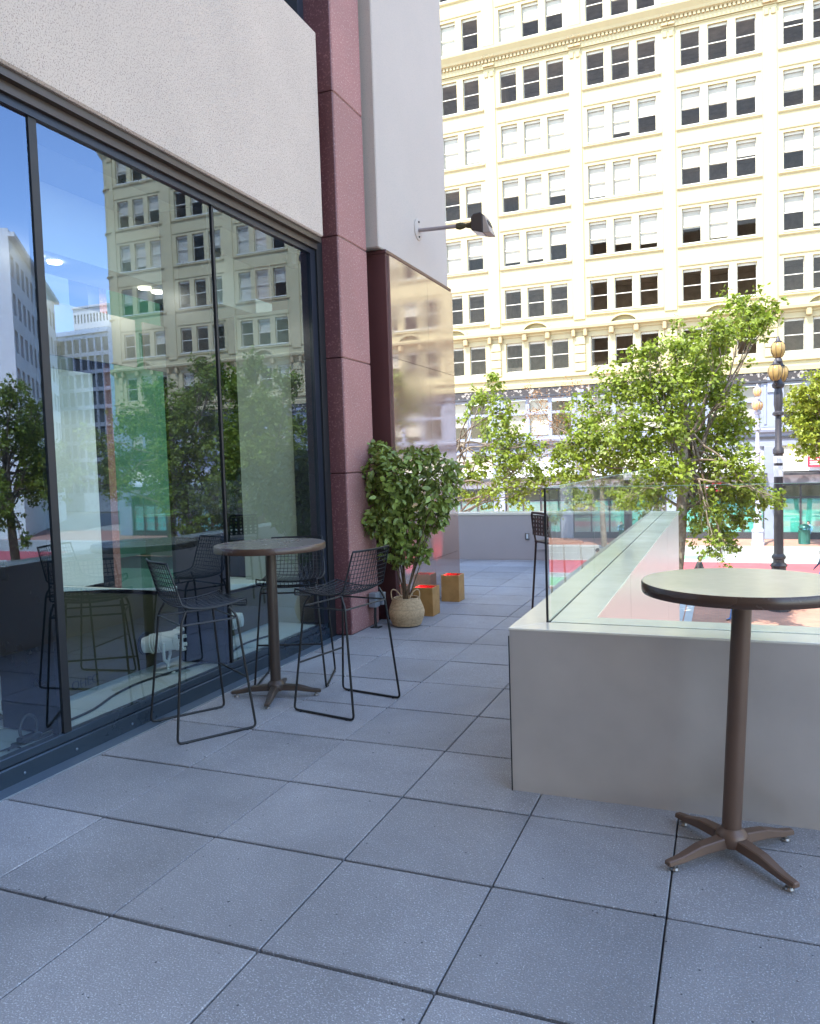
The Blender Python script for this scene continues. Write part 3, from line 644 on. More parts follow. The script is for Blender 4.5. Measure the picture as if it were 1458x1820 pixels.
ob('knuckle', kn, mat('mossy_metal', (.07, .055, .02), .9, var=.3, bump=.8, bscale=50), fl)
hd = MB(); hx = at(855, 400, 1, pz[1])-pz; o = (e2[0], 0, e2[2])
w2 = .10
prof = [(0, -.075), (0, .055), (.025, .09), (.105, .095), (.128, .075), (.128, -.115)]
hv = [(o[0]+a, s*w2, o[2]+b) for s in (-1, 1) for a, b in prof]; n = len(prof)
hd.add(hv, [tuple(range(n)), tuple(range(2*n-1, n-1, -1))]+[(i, n+i, n+(i+1) % n, (i+1) % n) for i in range(n)])
ho = ob('lamp_head', hd, mat('head_dark', (.045, .03, .022), .5), fl, bevel=.006)
vz = [(.129, .072), (.150, .060), (.215, -.130), (.129, -.120)]; vm = MB(); vm.add([(o[0]+a_, sg*.098, o[2]+b_) for sg in (-1, 1) for a_, b_ in vz], [(0, 1, 2, 3), (7, 6, 5, 4)]+[(i, 4+i, 4+(i+1) % 4, (i+1) % 4) for i in range(4)])
vo_ = ob('visor', vm, mat('visor_beige', (.34, .27, .22), .5), ho, bevel=.004)
ob('vent_slot', MB().add([(o[0]+x_, y_, o[2]+z_) for x_, z_ in ((.169, .012), (.187, -.040)) for y_ in (-.07, .07)]+[(o[0]+x_+.004, y_, o[2]+z_+.002) for x_, z_ in ((.169, .012), (.187, -.040)) for y_ in (-.07, .07)], [(0, 1, 3, 2), (4, 6, 7, 5), (0, 4, 5, 1), (2, 3, 7, 6), (0, 2, 6, 4), (1, 5, 7, 3)]), M_black, ho)
ob('lens', MB().add([(o[0]+.012, s*.085, o[2]-.080) for s in (-1, 1)]+[(o[0]+.12, s*.085, o[2]-.114) for s in (-1, 1)]+[(o[0]+.011, s*.085, o[2]-.084) for s in (-1, 1)]+[(o[0]+.119, s*.085, o[2]-.118) for s in (-1, 1)], [(0, 2, 3, 1), (4, 5, 7, 6), (0, 1, 5, 4), (2, 6, 7, 3), (0, 4, 6, 2), (1, 3, 7, 5)]), M_fix, ho)

# ================================================================== FIXTURES BEHIND THE GLASS
def spot_fixture(label, x, y, ang, tilt, z0=.126):
    t = thing('spot_fixture', label, 'stage light', (x, y, z0), ang, 'white spotlights standing on the window ledge')
    ob('base_plate', BX(-.09, .09, -.07, .07, 0, .012), M_fix, t, bevel=.004)
    ob('yoke', MB().tube([(0, 0, .012), (0, .0, .06), (-.085, 0, .10), (-.085, 0, .22)], .011, 8), M_fix, t, smooth=60)
    ob('yoke', MB().tube([(0, 0, .05), (.085, 0, .10), (.085, 0, .22)], .011, 8), M_fix, t, smooth=60)
    Mx = Matrix.Translation((0, 0, .215)) @ Matrix.Rotation(R(90)+tilt, 4, 'X')
    b = MB().lathe([(.03, -.17), (.055, -.165), (.062, -.12), (.062, -.02), (.070, -.015), (.070, .06), (.078, .065), (.078, .10), (.066, .102), (.060, .085), (.0, .085)], n=24).xf(Mx)
    bo = ob('lamp_body', b, M_fix, t, smooth=35)
    ob('lens', MB().lathe([(.0, .086), (.059, .086), (.055, .092), (0, .096)], n=24).xf(Mx), M_lens, bo, smooth=40)
    fn = MB()
    for k in range(5): fn.lathe([(.064, -.11+.02*k), (.073, -.108+.02*k), (.073, -.103+.02*k), (.064, -.101+.02*k)], n=24)
    ob('cooling_fin', fn.xf(Mx), M_fix, bo)
    rg = MB()
    for k in range(8):
        a = k*math.pi/4; rg.box(.070, .088, -.012, .012, .09, .125); s0 = len(rg.v)-8; rg.xf(Matrix.Rotation(a, 4, 'Z'), s0)
    ob('barn_tabs', rg.xf(Mx), M_fix, bo)
fq = at(16, 1285, 2, .13); spot_fixture('white spotlight on the window ledge left of the near mullion', fq[0], fq[1], R(-70), R(10))
spot_fixture('white spotlight on the window ledge seen through the nearest stool', -1.72, 2.42, R(115), R(-8))
spot_fixture('white spotlight on the window ledge beyond the far mullion', -1.74, 3.12, R(-68), R(5))
sq = at(521, 456, 0, -1.50)
spk = thing('wall_speaker', 'small black speaker mounted high inside the last window pane', 'speaker', tuple(sq))
ob('cabinet', MB().box(-.05, .04, -.055, .055, -.10, .09), M_black, spk, bevel=.025); ob('bracket', BX(-.10, -.051, -.02, .35, -.02, .02), M_darkmet, spk)
cb = thing('ledge_cable', 'dark power cable winding along the window ledge', 'cable', (-1.6, 1.6, .13))
def wig(pts, r=.008):
    P = np.array(pts, float); out = []
    for i in range(len(P)-1):
        p0, p1, p2, p3 = P[max(i-1, 0)], P[i], P[i+1], P[min(i+2, len(P)-1)]
        for t in np.linspace(0, 1, 6, endpoint=False): out.append(.5*((2*p1)+(-p0+p2)*t+(2*p0-5*p1+4*p2-p3)*t*t+(-p0+3*p1-3*p2+p3)*t**3))
    return MB().tube(out+[P[-1]], r, 6)
ob('cable', wig([(.08, -.42, .004), (.06, -.1, .004), (-.04, .2, .004), (-.08, .5, .004), (-.02, .9, .004), (.04, 1.3, .004), (-.04, 1.7, .004), (.02, 2.1, .004)]), M_cable, cb)
cb2 = thing('coiled_cable', 'black coiled cable standing on the ledge by the near mullion', 'cable', tuple(at(52, 1318, 2, .13)))
ob('loop', MB().tube([(0, .055*math.cos(a), .075+.07*math.sin(a)) for a in np.linspace(0, 2*math.pi, 20, endpoint=False)], .008, 6, closed=True), M_cable, cb2)
for k in range(4): ob('strand', wig([(.03*k-.04, -.25+.05*k, .006), (.05-.02*k, -.1, .02), (-.03+.02*k, .02, .006), (.04, .12, .025-.004*k), (-.02, .03*k, .008)], .005), M_cable, cb2)
ob('plug_block', BX(-.03, .02, -.06, .07, 0, .035), M_cable, cb2, bevel=.006)

# ================================================================== OFFICE BUILDING ACROSS THE STREET
FY = 55.0
off = thing('office_building', 'cream office block with rows of triple sash windows across the street', 'building', (0, FY, ZW))
def W(zv): return zv-ZW
bays = [(-25.32+6.235*k, 3) for k in range(6)]+[(11.75, 2)]+[(16.2, 3), (22.5, 3), (28.8, 3), (35.1, 3), (41.4, 3)]
WX = [(-.06, 1.16), (1.65, 2.87), (3.36, 4.58)]
rows = [8.22]+[12.12+3.9*k for k in range(5)]+[32.05, 35.95]; WHS = [2.14, 2.16]+[2.32]*6
XL, XR = -27.5, 46.9; ZB, ZT = 6.95, 40.0
xs = sorted({XL, XR}|{round(b+o_, 4) for b, n in bays for (p, q) in WX[:n] for o_ in (p, q)}); xs_i = {x: i for i, x in enumerate(xs)}
zsl = sorted({ZB, ZT}|{round(r_, 4) for r_ in rows}|{round(r_+h_, 4) for r_, h_ in zip(rows, WHS)})
win_x = [(round(b+p, 4), round(b+q, 4)) for b, n in bays for (p, q) in WX[:n]]
wl = {a: b for a, b in win_x}; hl = {round(r_, 4): round(r_+h_, 4) for r_, h_ in zip(rows, WHS)}
wm = MB(); RD = .34
for i in range(len(xs)-1):
    for j in range(len(zsl)-1):
        a, b, c, d = xs[i], xs[i+1], W(zsl[j]), W(zsl[j+1])
        if xs[i] in wl and zsl[j] in hl:
            wm.quad((a, 0, c), (a, RD, c), (a, RD, d), (a, 0, d)); wm.quad((b, 0, c), (b, 0, d), (b, RD, d), (b, RD, c)); wm.quad((a, 0, d), (a, RD, d), (b, RD, d), (b, 0, d)); wm.quad((a, 0, c), (b, 0, c), (b, RD, c), (a, RD, c))
        else: wm.quad((a, 0, c), (b, 0, c), (b, 0, d), (a, 0, d))
ob('wall', wm, M_cream, off)
# interiors: slabs and a back wall with partitions
im = MB(); im.quad((XL, 6.5, W(ZB)), (XR, 6.5, W(ZB)), (XR, 6.5, W(ZT)), (XL, 6.5, W(ZT)))
for r_ in rows+[40.5]: im.box(XL, XR, RD+.12, 6.4, W(r_-1.0), W(r_-.7))
for b_, n_ in bays: im.box(b_-.95, b_-.75, RD+.15, 6.4, W(ZB), W(ZT))
for r_ in rows:
    for x in np.arange(XL+1.5, XR-2, 3.1):
        if random.random() < .6: im.box(x, x+random.uniform(.5, 1.8), 1.2+random.random()*3, 1.5+random.random()*3+1.6, W(r_-.69), W(r_+random.uniform(0, .7)))
ob('interior', im, M_room, off)
# windows: frame part shared by all, panes and blinds as sub-parts
fw, fd = 1.22, .06
WM, BLM = {}, {}
def win_meshes(H):
    if H not in WM:
        fm = MB(); e = .045; fm.box(.002, e, 0, fd, .002, H-.002); fm.box(fw-e, fw-.002, 0, fd, .002, H-.002); fm.box(e+.001, fw-e-.001, 0, fd, .002, .065); fm.box(e+.001, fw-e-.001, -.02, fd, H-.17, H-.002); fm.box(e+.001, fw-e-.001, -.015, fd-.015, H*.5-.035, H*.5+.025)
        WM[H] = (fm.mesh('window', M_frame), BX(e+.001, fw-e-.001, .02, .026, H*.5+.026, H-.171).mesh('pane', M_pane), BX(e+.001, fw-e-.001, .04, .046, .066, H*.5-.036).mesh('pane', M_pane))
    return WM[H]
def blind(fr_, H):
    k = (round(fr_*20), H)
    if k not in BLM: BLM[k] = BX(.05, fw-.05, .10, .106, H-.17-(H-.24)*k[0]/20, H-.15).mesh('blind', M_blind)
    return BLM[k]
bl = {3: [(.95,)*3, (1, .95, .95), (1, 1, 1), (.98, .85, .45), (.5, .5, .5), (.55, .5, 1)], 2: [(.3, .5, .9), (0, 0, .5), (.5, 1, .7), (.95, 1, 1), (.5, .5, .4), (.5, 1, .5)], 1: [(.5, 1, .5), (.9, 1, .6), (.9, .9, .5), (.6, .75, .85), (.55, .95, .5), (.45, .9, .5)], 4: [(0,)*3, (0,)*3, (.05, 0, 0), (0,)*3, (0,)*3, (.3, .1, 0)], 0: [(0,)*3]*6, -1: [(0,)*3]*6}
for bi, (b, n) in enumerate(bays):
    for ri, r_ in enumerate(rows):
        key = ri-1
        for wi in range(n):
            wms = win_meshes(WHS[ri]); wo_ = link('window', wms[0], off, (b+WX[wi][0], .20, W(r_)))
            link('pane', wms[1], wo_); link('pane', wms[2], wo_)
            fr_ = bl[key][bi][wi] if (bi < 6 and key in bl) else random.choice((0, 0, .45, .5, .5, .6, .9, 1)) if key >= 1 else random.choice((0, 0, 0, .5))
            if fr_ > .03: link('blind', blind(fr_, WHS[ri]), wo_)
# mouldings, bay by bay
def strip(x0, x1, prof): # prof: (out, z) polygon extruded along x
    m = MB(); n = len(prof); m.add([(x, -o_, zz) for x in (x0, x1) for o_, zz in prof], [tuple(range(n)), tuple(range(2*n-1, n-1, -1))]+[(i, n+i, n+(i+1) % n, (i+1) % n) for i in range(n)]); return m
for (b, n) in bays:
    x1 = b+WX[n-1][1]
    for ri, r_ in enumerate(rows):
        if ri == 0: continue
        z0 = W(r_); WH = WHS[ri]
        ob('sill_band', strip(b-.35, x1+.35, [(-.01, z0-.34), (.03, z0-.34), (.10, z0-.27), (.13, z0-.25), (.13, z0-.17), (.05, z0-.15), (-.01, z0-.15)]), M_cream, off)
        ob('window_sill', strip(b-.06, x1+.06, [(-.01, z0-.10), (.07, z0-.10), (.07, z0-.02), (-.01, z0-.005)]), M_frame, off)
        ob('head_moulding', strip(b-.30, x1+.30, [(-.01, z0+WH+.20), (.05, z0+WH+.22), (.07, z0+WH+.27), (-.01, z0+WH+.28)]), M_cream, off)
    for k in range(n):                       # hood boxes above each sash
        pass
# pilasters between bays
edges = [(-26.9, -25.85)]
srt = sorted(bays)
for (b, n), (b2, n2) in zip(srt[:-1], srt[1:]): edges.append((b+WX[n-1][1]+.42, b2-.42))
edges.append((41.4+4.5+.42, 46.75))
for (a, b) in edges:
    ob('pilaster', BX(a, b, -.09, .05, W(11.6), W(30.35)), M_cream, off, bevel=.02)
    ob('pilaster', BX(a, b, -.09, .05, W(32.0), W(39.5)), M_cream, off, bevel=.02)
    for k in range(4):                       # rusticated blocks on the lowest storey
        ob('rusticated_block', BX(a+.02, b-.02, -.13, .05, W(7.95+k*.62), W(7.95+k*.62+.57)), M_cream, off, bevel=.03)
    cpx = (a+b)/2; h_ = (b-a)/2
    for s in (-.5, .5):
        cm = MB(); c0 = cpx+s*h_
        cm.box(c0-.22, c0+.22, -.34, .0, W(30.45), W(30.60)); cm.box(c0-.28, c0+.28, -.42, .0, W(31.30), W(31.45))
        cm.add([(c0-.2, -.14, W(30.61)), (c0+.2, -.14, W(30.61)), (c0+.26, -.40, W(31.29)), (c0-.26, -.40, W(31.29)), (c0-.2, 0, W(30.61)), (c0+.2, 0, W(30.61)), (c0+.26, 0, W(31.29)), (c0-.26, 0, W(31.29))], [(0, 1, 2, 3), (1, 5, 6, 2), (4, 0, 3, 7), (3, 2, 6, 7), (0, 4, 5, 1)])
        for q in (-.17, .17): cm.lathe([(.03, 0), (.1, .02), (.1, .1), (.03, .12)], n=10); cm.xf(Matrix.Translation((c0+q, -.40, W(31.1))) @ Matrix.Rotation(R(90), 4, 'X'), len(cm.v)-40)
        ob('capital', cm, M_creamd, off)
        ob('pendant', BX(c0-.14, c0+.14, -.17, .0, W(29.75), W(30.15)), M_creamd, off, bevel=.03)
# main cornice with dentils
ob('cornice', strip(XL, XR+.3, [(-.01, W(30.35)), (.15, W(30.36)), (.18, W(30.5)), (.22, W(30.9)), (.45, W(31.0)), (.52, W(31.15)), (.75, W(31.45)), (.78, W(31.62)), (.1, W(31.75)), (-.01, W(31.75))]), M_cream, off)
dm = MB()
for x in np.arange(XL+.1, XR, .27): dm.box(x, x+.15, -.36, -.225, W(30.72), W(30.93))
ob('dentil_course', dm, M_creamd, off)['kind'] = 'stuff'
# band with arched hoods and brackets above the lowest sash row
ob('string_course', strip(XL, XR+.2, [(-.01, W(10.72)), (.10, W(10.74)), (.14, W(10.86)), (.42, W(10.95)), (.46, W(11.12)), (.2, W(11.26)), (-.01, W(11.28))]), M_cream, off)
for (b, n) in bays:
    if n < 3: continue
    cx = b+2.255; am = MB(); n_ = 14; vs = []; fs = []
    for i in range(n_+1):
        a = math.pi*i/n_
        for r_, o_ in ((1.02, .38), (.84, .38), (.84, .02), (1.02, .02)): vs.append((cx+r_*math.cos(a)*1.05, -o_, W(11.05)+r_*math.sin(a)*.66))
    for i in range(n_):
        for j in range(4): fs.append((i*4+j, i*4+(j+1) % 4, i*4+4+(j+1) % 4, i*4+4+j))
    am.add(vs, fs); ob('arched_hood', am, M_cream, off)
    for s in (-.85, .85): ob('bracket', BX(cx+s-.17, cx+s+.17, -.36, .0, W(10.42), W(10.94)), M_creamd, off, bevel=.06)
for (a, b) in edges:
    for s in (-.42, .42): ob('bracket', BX((a+b)/2+s-.13, (a+b)/2+s+.13, -.36, .0, W(10.38), W(10.94)), M_creamd, off, bevel=.05)
# base courses
ob('base_course', strip(XL, XR, [(-.01, W(6.96)), (.18, W(6.96)), (.22, W(7.25)), (.10, W(7.32)), (.10, W(7.55)), (.26, W(7.62)), (.26, W(7.78)), (-.01, W(7.88))]), M_cream, off)
ob('frieze', BX(XL, XR, -.12, .6, W(6.42), W(6.94)), M_darkfr, off)
ob('frieze_ledge', BX(XL, XR, -.26, .6, W(6.28), W(6.415)), M_darkp, off)
# second floor shop level: slate pilasters, windows with transoms
sp = []
for (a, b) in edges: sp.append((a+b)/2)
for x in sp:
    p_ = MB(); p_.box(x-.62, x+.62, -.10, .4, W(3.30), W(6.27)); p_.box(x-.46, x-.30, -.16, -.101, W(3.5), W(6.1)); p_.box(x+.30, x+.46, -.16, -.101, W(3.5), W(6.1)); p_.box(x-.24, x+.24, -.20, -.101, W(5.6), W(6.62))
    ob('slate_pilaster', p_, M_slate, off, bevel=.02)
M_shopwin = mat('shop_room', (.72, .74, .74), .8, var=.2)
for a, b in zip(sp[:-1], sp[1:]):
    n = 3 if b-a > 4 else 2; w_ = (b-a-1.24)/n
    for k in range(n):
        x0, x1 = a+.62+k*w_, a+.62+(k+1)*w_
        f_ = MB(); f_.box(x0, x0+.14, .02, .2, W(3.3), W(6.27)); f_.box(x1-.14, x1, .02, .2, W(3.3), W(6.27)); f_.box(x0+.141, x1-.141, .02, .2, W(5.02), W(5.22)); f_.box(x0+.141, x1-.141, .02, .2, W(6.1), W(6.27)); f_.box(x0+.141, x1-.141, .02, .2, W(3.3), W(3.42))
        wi_ = ob('shop_window', f_, M_slate, off)
        ob('pane', BX(x0+.142, x1-.142, .10, .11, W(3.43), W(5.01)), M_pane, wi_); ob('pane', BX(x0+.142, x1-.142, .10, .11, W(5.23), W(6.09)), M_pane, wi_)
        if random.random() < .7: ob('blind', BX(x0+.142, x1-.142, .3, .31, W(random.choice((4.3, 3.8, 3.5))), W(6.09)), M_blind, wi_)
ob('shop_interior', MB().quad((XL, 5, W(-4.1)), (XR, 5, W(-4.1)), (XR, 5, W(6.3)), (XL, 5, W(6.3))).box(XL, XR, .45, 5, W(2.2), W(3.0)), M_shopwin, off)
ob('belt_course', strip(XL, XR, [(-.3, W(2.72)), (.10, W(2.72)), (.12, W(2.9)), (.30, W(3.0)), (.34, W(3.16)), (.12, W(3.29)), (-.3, W(3.29))]), M_slate, off)
ob('belt_dark_strip', BX(XL, XR, -.16, .3, W(2.58), W(2.715)), M_darkp, off)  # dark painted strip below the belt course
ob('shop_fascia', BX(XL, XR, -.05, .3, W(2.08), W(2.575)), M_slate, off)
# ground floor: transom lights, canopy, shop glazing
for x in sp: ob('shop_pier', BX(x-.45, x+.45, -.12, .35, W(-4.14), W(2.075)), M_slate, off, bevel=.02)
M_beige = mat('transom_blind', (.66, .60, .44), .8, var=.05)
for k, (a, b) in enumerate(zip(sp[:-1], sp[1:])):
    ob('transom_blind', BX(a+.46, b-.46, .12, .14, W(.98), W(2.07)), M_beige if k % 2 else M_marble, off); ob('transom_glazing', BX(a+.46, b-.46, .10, .13, W(.38), W(.975)), M_white, off)
    ob('canopy', BX(a+.3, b-.3, -1.1, .09, W(.14), W(.30)), M_darkp, off); ob('canopy_fascia', BX(a+.46, b-.46, -.10, .12, W(-.42), W(.135)), M_marble, off)
    ob('canopy_trim', BX(a+.46, b-.46, -.16, .12, W(-.56), W(-.425)), M_darkp, off)
    n = 4; w_ = (b-a-.92)/n
    for q in range(n):
        x0, x1 = a+.46+q*w_, a+.46+(q+1)*w_
        f_ = MB(); f_.box(x0, x0+.06, .05, .15, W(-3.7), W(-.565)); f_.box(x1-.06, x1, .05, .15, W(-3.7), W(-.565)); f_.box(x0+.061, x1-.061, .05, .15, W(-1.42), W(-1.32))
        wi_ = ob('shopfront', f_, M_darkp, off); ob('pane', BX(x0+.062, x1-.062, .08, .09, W(-3.69), W(-1.43)), M_shopglass, wi_); ob('pane', BX(x0+.062, x1-.062, .08, .09, W(-1.31), W(-.57)), M_pane, wi_)
        if random.random() < .75: ob('window_film', BX(x0+.062, x1-.062, .35, .36, W(-3.69), W(-1.5)), M_shopin, wi_)
    ob('stall_riser', BX(a+.46, b-.46, .0, .2, W(-4.14), W(-3.705)), M_darkp, off)
# rounded end of the block, seen mirrored in the terrace windows
rc = MB(); n_ = 10; pr_ = [(0, 6.95), (0, 10.7), (.35, 10.95), (.35, 11.2), (0, 11.3), (0, 30.3), (.2, 30.5), (.7, 31.4), (.7, 31.7), (0, 31.8), (0, 40)]
for i in range(n_+1):
    a = -math.pi/2+math.pi*.62*i/n_
    for o_, zz in pr_: rc.v.append((XR+(1.1+o_)*math.cos(a), 1.1+(1.1+o_)*math.sin(a), W(zz)))
k = len(pr_)
for i in range(n_):
    for j in range(k-1): rc.f.append((i*k+j, (i+1)*k+j, (i+1)*k+j+1, i*k+j+1)); rc.m.append(0)
ob('rounded_corner', rc, M_cream, off, smooth=40)
for r_ in rows: ob('corner_sill', MB().lathe([(1.1, W(r_-.32)), (1.24, W(r_-.26)), (1.24, W(r_-.18)), (1.1, W(r_-.14))], XR, 1.1, n=28), M_cream, off)
ob('side_wall', MB().quad((XR+.65, 2.05, W(ZS+.1)), (XR-19, 34, W(ZS+.1)), (XR-19, 34, W(40)), (XR+.65, 2.05, W(40))), M_cream, off)
ob('roof', MB().quad((XL, 0, W(40)), (XR, 0, W(40)), (XR-20, 34, W(40)), (XL, 34, W(40))), M_asph, off)
ob('end_wall', MB().quad((XL, 0, W(ZS)), (XL, 34, W(ZS)), (XL, 34, W(40)), (XL, 0, W(40))), M_cream, off)
ob('corner_shopfront', BX(XR-.3, XR+.8, .1, 1.6, W(ZS+.1), W(6.94)), M_slate, off)

# red notices in the far shop
def notice(label, px0, px1, py0, py1):
    p0, p1 = at(px0, py1, 1, FY-.3), at(px1, py0, 1, FY-.3); t = thing('shop_notice', label, 'sign', ((p0[0]+p1[0])/2, FY-.3, p0[2])); w_, h_ = (p1[0]-p0[0])/2, p1[2]-p0[2]
    ob('board', BX(-w_, w_, 0, .04, 0, h_), M_redsign, t)
    for k in range(3): ob('print_line', BX(-w_*.8, w_*(.2+.25*((k*2) % 3)), -.004, -.001, h_*(.2+.25*k), h_*(.32+.25*k)), M_whitem, t)
notice('red notice board with white print above the shop canopy', 1436, 1475, 811, 830)
notice('red banner hanging behind the plane tree at the shopfront', 1246, 1284, 858, 880)

# ================================================================== BUILDINGS SEEN ONLY MIRRORED IN THE WINDOWS
def mirror_at(px, py, Y):
    d = ray(px, py); t = (GX-CAM[0])/d[0]; P = CAM+t*d; d2 = d*np.array((-1, 1, 1)); return P+d2*(Y-P[1])/d2[1]
def block(name, label, p0, direc, length, depth, top, m_wall, nx, nz, m_win, zb=ZW, ww=.55, wh=.6, z_first=6., parap=.8, grp=None):
    t = thing(name, label, 'building', (p0[0], p0[1], zb), math.atan2(direc[1], direc[0])); h = top-zb
    wl_ = MB(); xs_ = [0]; 
    cw_ = length/nx; ch = (h-z_first-parap)/nz
    wl_.box(0, length, .001, depth, 0, z_first)
    for j in range(nz):
        z0 = z_first+j*ch; wl_.box(0, length, .001, depth, z0+ch*wh, z0+ch)
        for i in range(nx+1): wl_.box(max(0, i*cw_-cw_*(1-ww)/2), min(length, i*cw_+cw_*(1-ww)/2), .001, depth, z0, z0+ch*wh)
    wl_.box(0, length, .001, depth, h-parap, h)
    ob('wall', wl_, m_wall, t); ob('cornice', BX(-.3, length+.3, -.6, .0, h-parap, h-parap*.5), m_wall, t)
    gm = BX(0, cw_*ww, .25, .3, 0, ch*wh).mesh('window', m_win)
    for j in range(nz):
        for i in range(nx): link('window', gm, t, (i*cw_+cw_*(1-ww)/2, 0, z_first+j*ch))
    return t
M_darkglass = mat('dark_glass', (.05, .06, .075), .12, spec=.8); M_wht = mat('white_stone', (.72, .70, .66), .7, var=.05); M_bei = mat('beige_stone', (.55, .50, .42), .75, var=.05)
M_cwall = mat('curtain_wall', (.42, .47, .55), .3, metal=.3, var=.08)
c0 = mirror_at(13, 405, 52)
dv = np.array((.63, .776))
def rblock(name, label, c, L_, dp, top, *k, **kw):
    e_ = np.array(c[:2])+dv*L_; return block(name, label, e_, -dv, L_, dp, top, *k, **kw)
rblock('white_corner_building', 'white building with tall dark windows mirrored at the left window edge', c0, 30, 30, c0[2], M_wht, 11, 6, M_darkglass, z_first=7)
c1 = mirror_at(82, 585, 84)
rblock('beige_building', 'beige stone building mirrored beyond the near window mullion', c1, 24, 20, c1[2], M_bei, 7, 4, M_darkglass, z_first=7, wh=.65)
c2 = mirror_at(112, 590, 92); c3 = mirror_at(192, 590, 92)
block('glass_office_building', 'grey glazed office block mirrored under the white tower', (c3[0], c3[1]), (1, 0), c2[0]-c3[0]+4, 14, c2[2], M_cwall, 9, 9, M_darkglass, z_first=3, ww=.8, wh=.78)
c4 = mirror_at(129, 546, 190); c5 = mirror_at(192, 546, 190)
block('white_tower', 'white tower with gridded windows mirrored against the blue sky', (c5[0], c5[1]), (1, 0), c4[0]-c5[0], 20, c4[2], M_wht, 11, 12, M_darkglass, z_first=4, ww=.55, wh=.6)

# ================================================================== TREES
def tree(name, label, base, clumps, lsize, m_leaf, dens, seed, Y0, trunk_top, tr_r=.22, spread=1.6, group=None, bare=False):
    """clumps: pixel x, y, radius -> leaf clumps in the vertical slab round Y0"""
    g = np.random.default_rng(seed); B = np.array(base, float); t = thing(name, label, 'tree', tuple(B), 0, group)
    top = np.array(trunk_top, float)-B
    ts = np.linspace(0, 1, 9)[:, None]; bend = np.array((g.uniform(-.3, .3), g.uniform(-.3, .3), 0))
    pth = ts*top+np.sin(ts*math.pi)*bend
    tm = MB().tube(pth, np.linspace(tr_r, tr_r*.45, 9), 10); V = []; D = []
    for (x, y, r) in clumps:
        c_ = at(x, y, 1, Y0+g.uniform(-spread, spread)); rm = r/1380*np.linalg.norm(c_-CAM); lc = c_-B
        k = g.uniform(.45, .98); p0 = (top*k+np.sin(k*math.pi)*bend); mid = p0*.45+lc*.55+np.array((g.uniform(-.3, .3), g.uniform(-.3, .3), g.uniform(.1, .6)))
        q = np.linspace(0, 1, 8)[:, None]; lp = (1-q)**2*p0+2*q*(1-q)*mid+q*q*lc; lp[1:-1] += g.normal(0, .06, (6, 3))
        tm.tube(lp, np.linspace(tr_r*.22, .010, 8), 6)
        for _ in range(5):                    # twigs
            e_ = lc+g.normal(0, rm*.55, 3); s_ = lp[g.integers(4, 8)]; m2 = (s_+e_)/2+g.normal(0, .12, 3); tm.tube([s_, m2, e_], [.013, .009, .004], 4)
        n = int(dens*(rm/.8)**2)
        ns = max(3, n//16); sc = g.normal(0, .50, (ns, 3))*rm        # sub-clusters make light and dark tufts and gaps
        idx = g.integers(0, ns, n); pos = lc+sc[idx]+g.normal(0, .15*max(rm, .5), (n, 3)); V.append(pos); d = pos-lc; D.append(d/(np.linalg.norm(d, axis=1)[:, None]+1e-6))
    ob('trunk', tm, M_bark, t, smooth=70)
    V = np.concatenate(V); D = np.concatenate(D); v_, f_ = leaf_cloud(V, lsize, PLN, PLF, up=.35, seed=seed, outward=D, flat=.5)
    cr = link('crown', np_mesh('crown', v_, f_, m_leaf), t); cr['kind'] = 'stuff'
    return t
YT = 24.5
tb = at(1187, 900, 1, YT); tb = (tb[0], YT, ZW); tt = at(1215, 690, 1, YT)
main = [(1330, 548, 34), (1345, 575, 28), (1375, 548, 14), (1290, 585, 34), (1255, 610, 38), (1240, 650, 44), (1200, 620, 30), (1165, 615, 16), (1140, 640, 20), (1105, 680, 38), (1150, 690, 42), (1195, 690, 44), (1265, 690, 42), (1300, 715, 26), (1300, 750, 30), (1045, 735, 30), (1065, 780, 42), (1020, 790, 30), (1110, 760, 42), (1140, 800, 42), (1190, 760, 40), (1235, 770, 44), (1285, 795, 42), (1320, 835, 34), (1330, 875, 32), (1290, 880, 42), (1240, 870, 38), (1250, 915, 30), (1290, 945, 26), (1265, 975, 18), (1300, 975, 14), (1362, 888, 20), (1384, 884, 10), (1090, 825, 34), (1040, 830, 34), (1150, 850, 34), (1195, 840, 38), (1000, 820, 20), (1320, 920, 20), (1240, 945, 12), (1285, 1000, 9)]
tree('plane_tree', 'large leafy plane tree spreading above the glass balustrade', tb, main, .118, M_leaf, 930, 21, YT, tt, .24, group='plane trees along the pavements')
tb2 = at(786, 880, 1, 25.5); tt2 = at(800, 760, 1, 25.5)
left = [(875, 672, 16), (868, 700, 24), (845, 712, 18), (895, 735, 30), (875, 765, 30), (915, 775, 28), (832, 740, 10), (900, 805, 32), (935, 810, 26), (955, 790, 16), (865, 825, 30), (915, 845, 34), (950, 840, 26), (840, 850, 20), (880, 870, 26), (925, 880, 22), (835, 885, 16), (865, 895, 12), (965, 860, 18), (985, 800, 16), (1005, 860, 24), (825, 830, 14), (820, 880, 9)]
tree('plane_tree', 'leafy plane tree behind the polished granite corner', (tb2[0], 25.5, ZW), left, .118, M_leaf, 690, 33, 25.5, tt2, .2, group='plane trees along the pavements')
tb3 = at(1062, 900, 1, 51.2); tt3 = at(1050, 770, 1, 51.2)
far = [(1000, 712, 34), (950, 705, 24), (1035, 715, 26), (975, 745, 34), (1010, 770, 30), (940, 740, 22), (1050, 745, 26), (965, 790, 26), (1085, 800, 20), (1030, 800, 30)]
tree('plane_tree', 'sparse reddish budding tree in front of the far shopfront', (tb3[0], 51.2, ZW), far, .10, M_leafb, 110, 44, 51.2, tt3, .26, spread=1.2, group='plane trees along the pavements')
gl2 = [(1035, 885, 24), (1010, 900, 18), (1120, 890, 34), (1150, 905, 26), (1090, 870, 24), (1035, 925, 16)]
tb5 = at(1140, 950, 1, 30.5); tt5 = at(1120, 880, 1, 30.5)
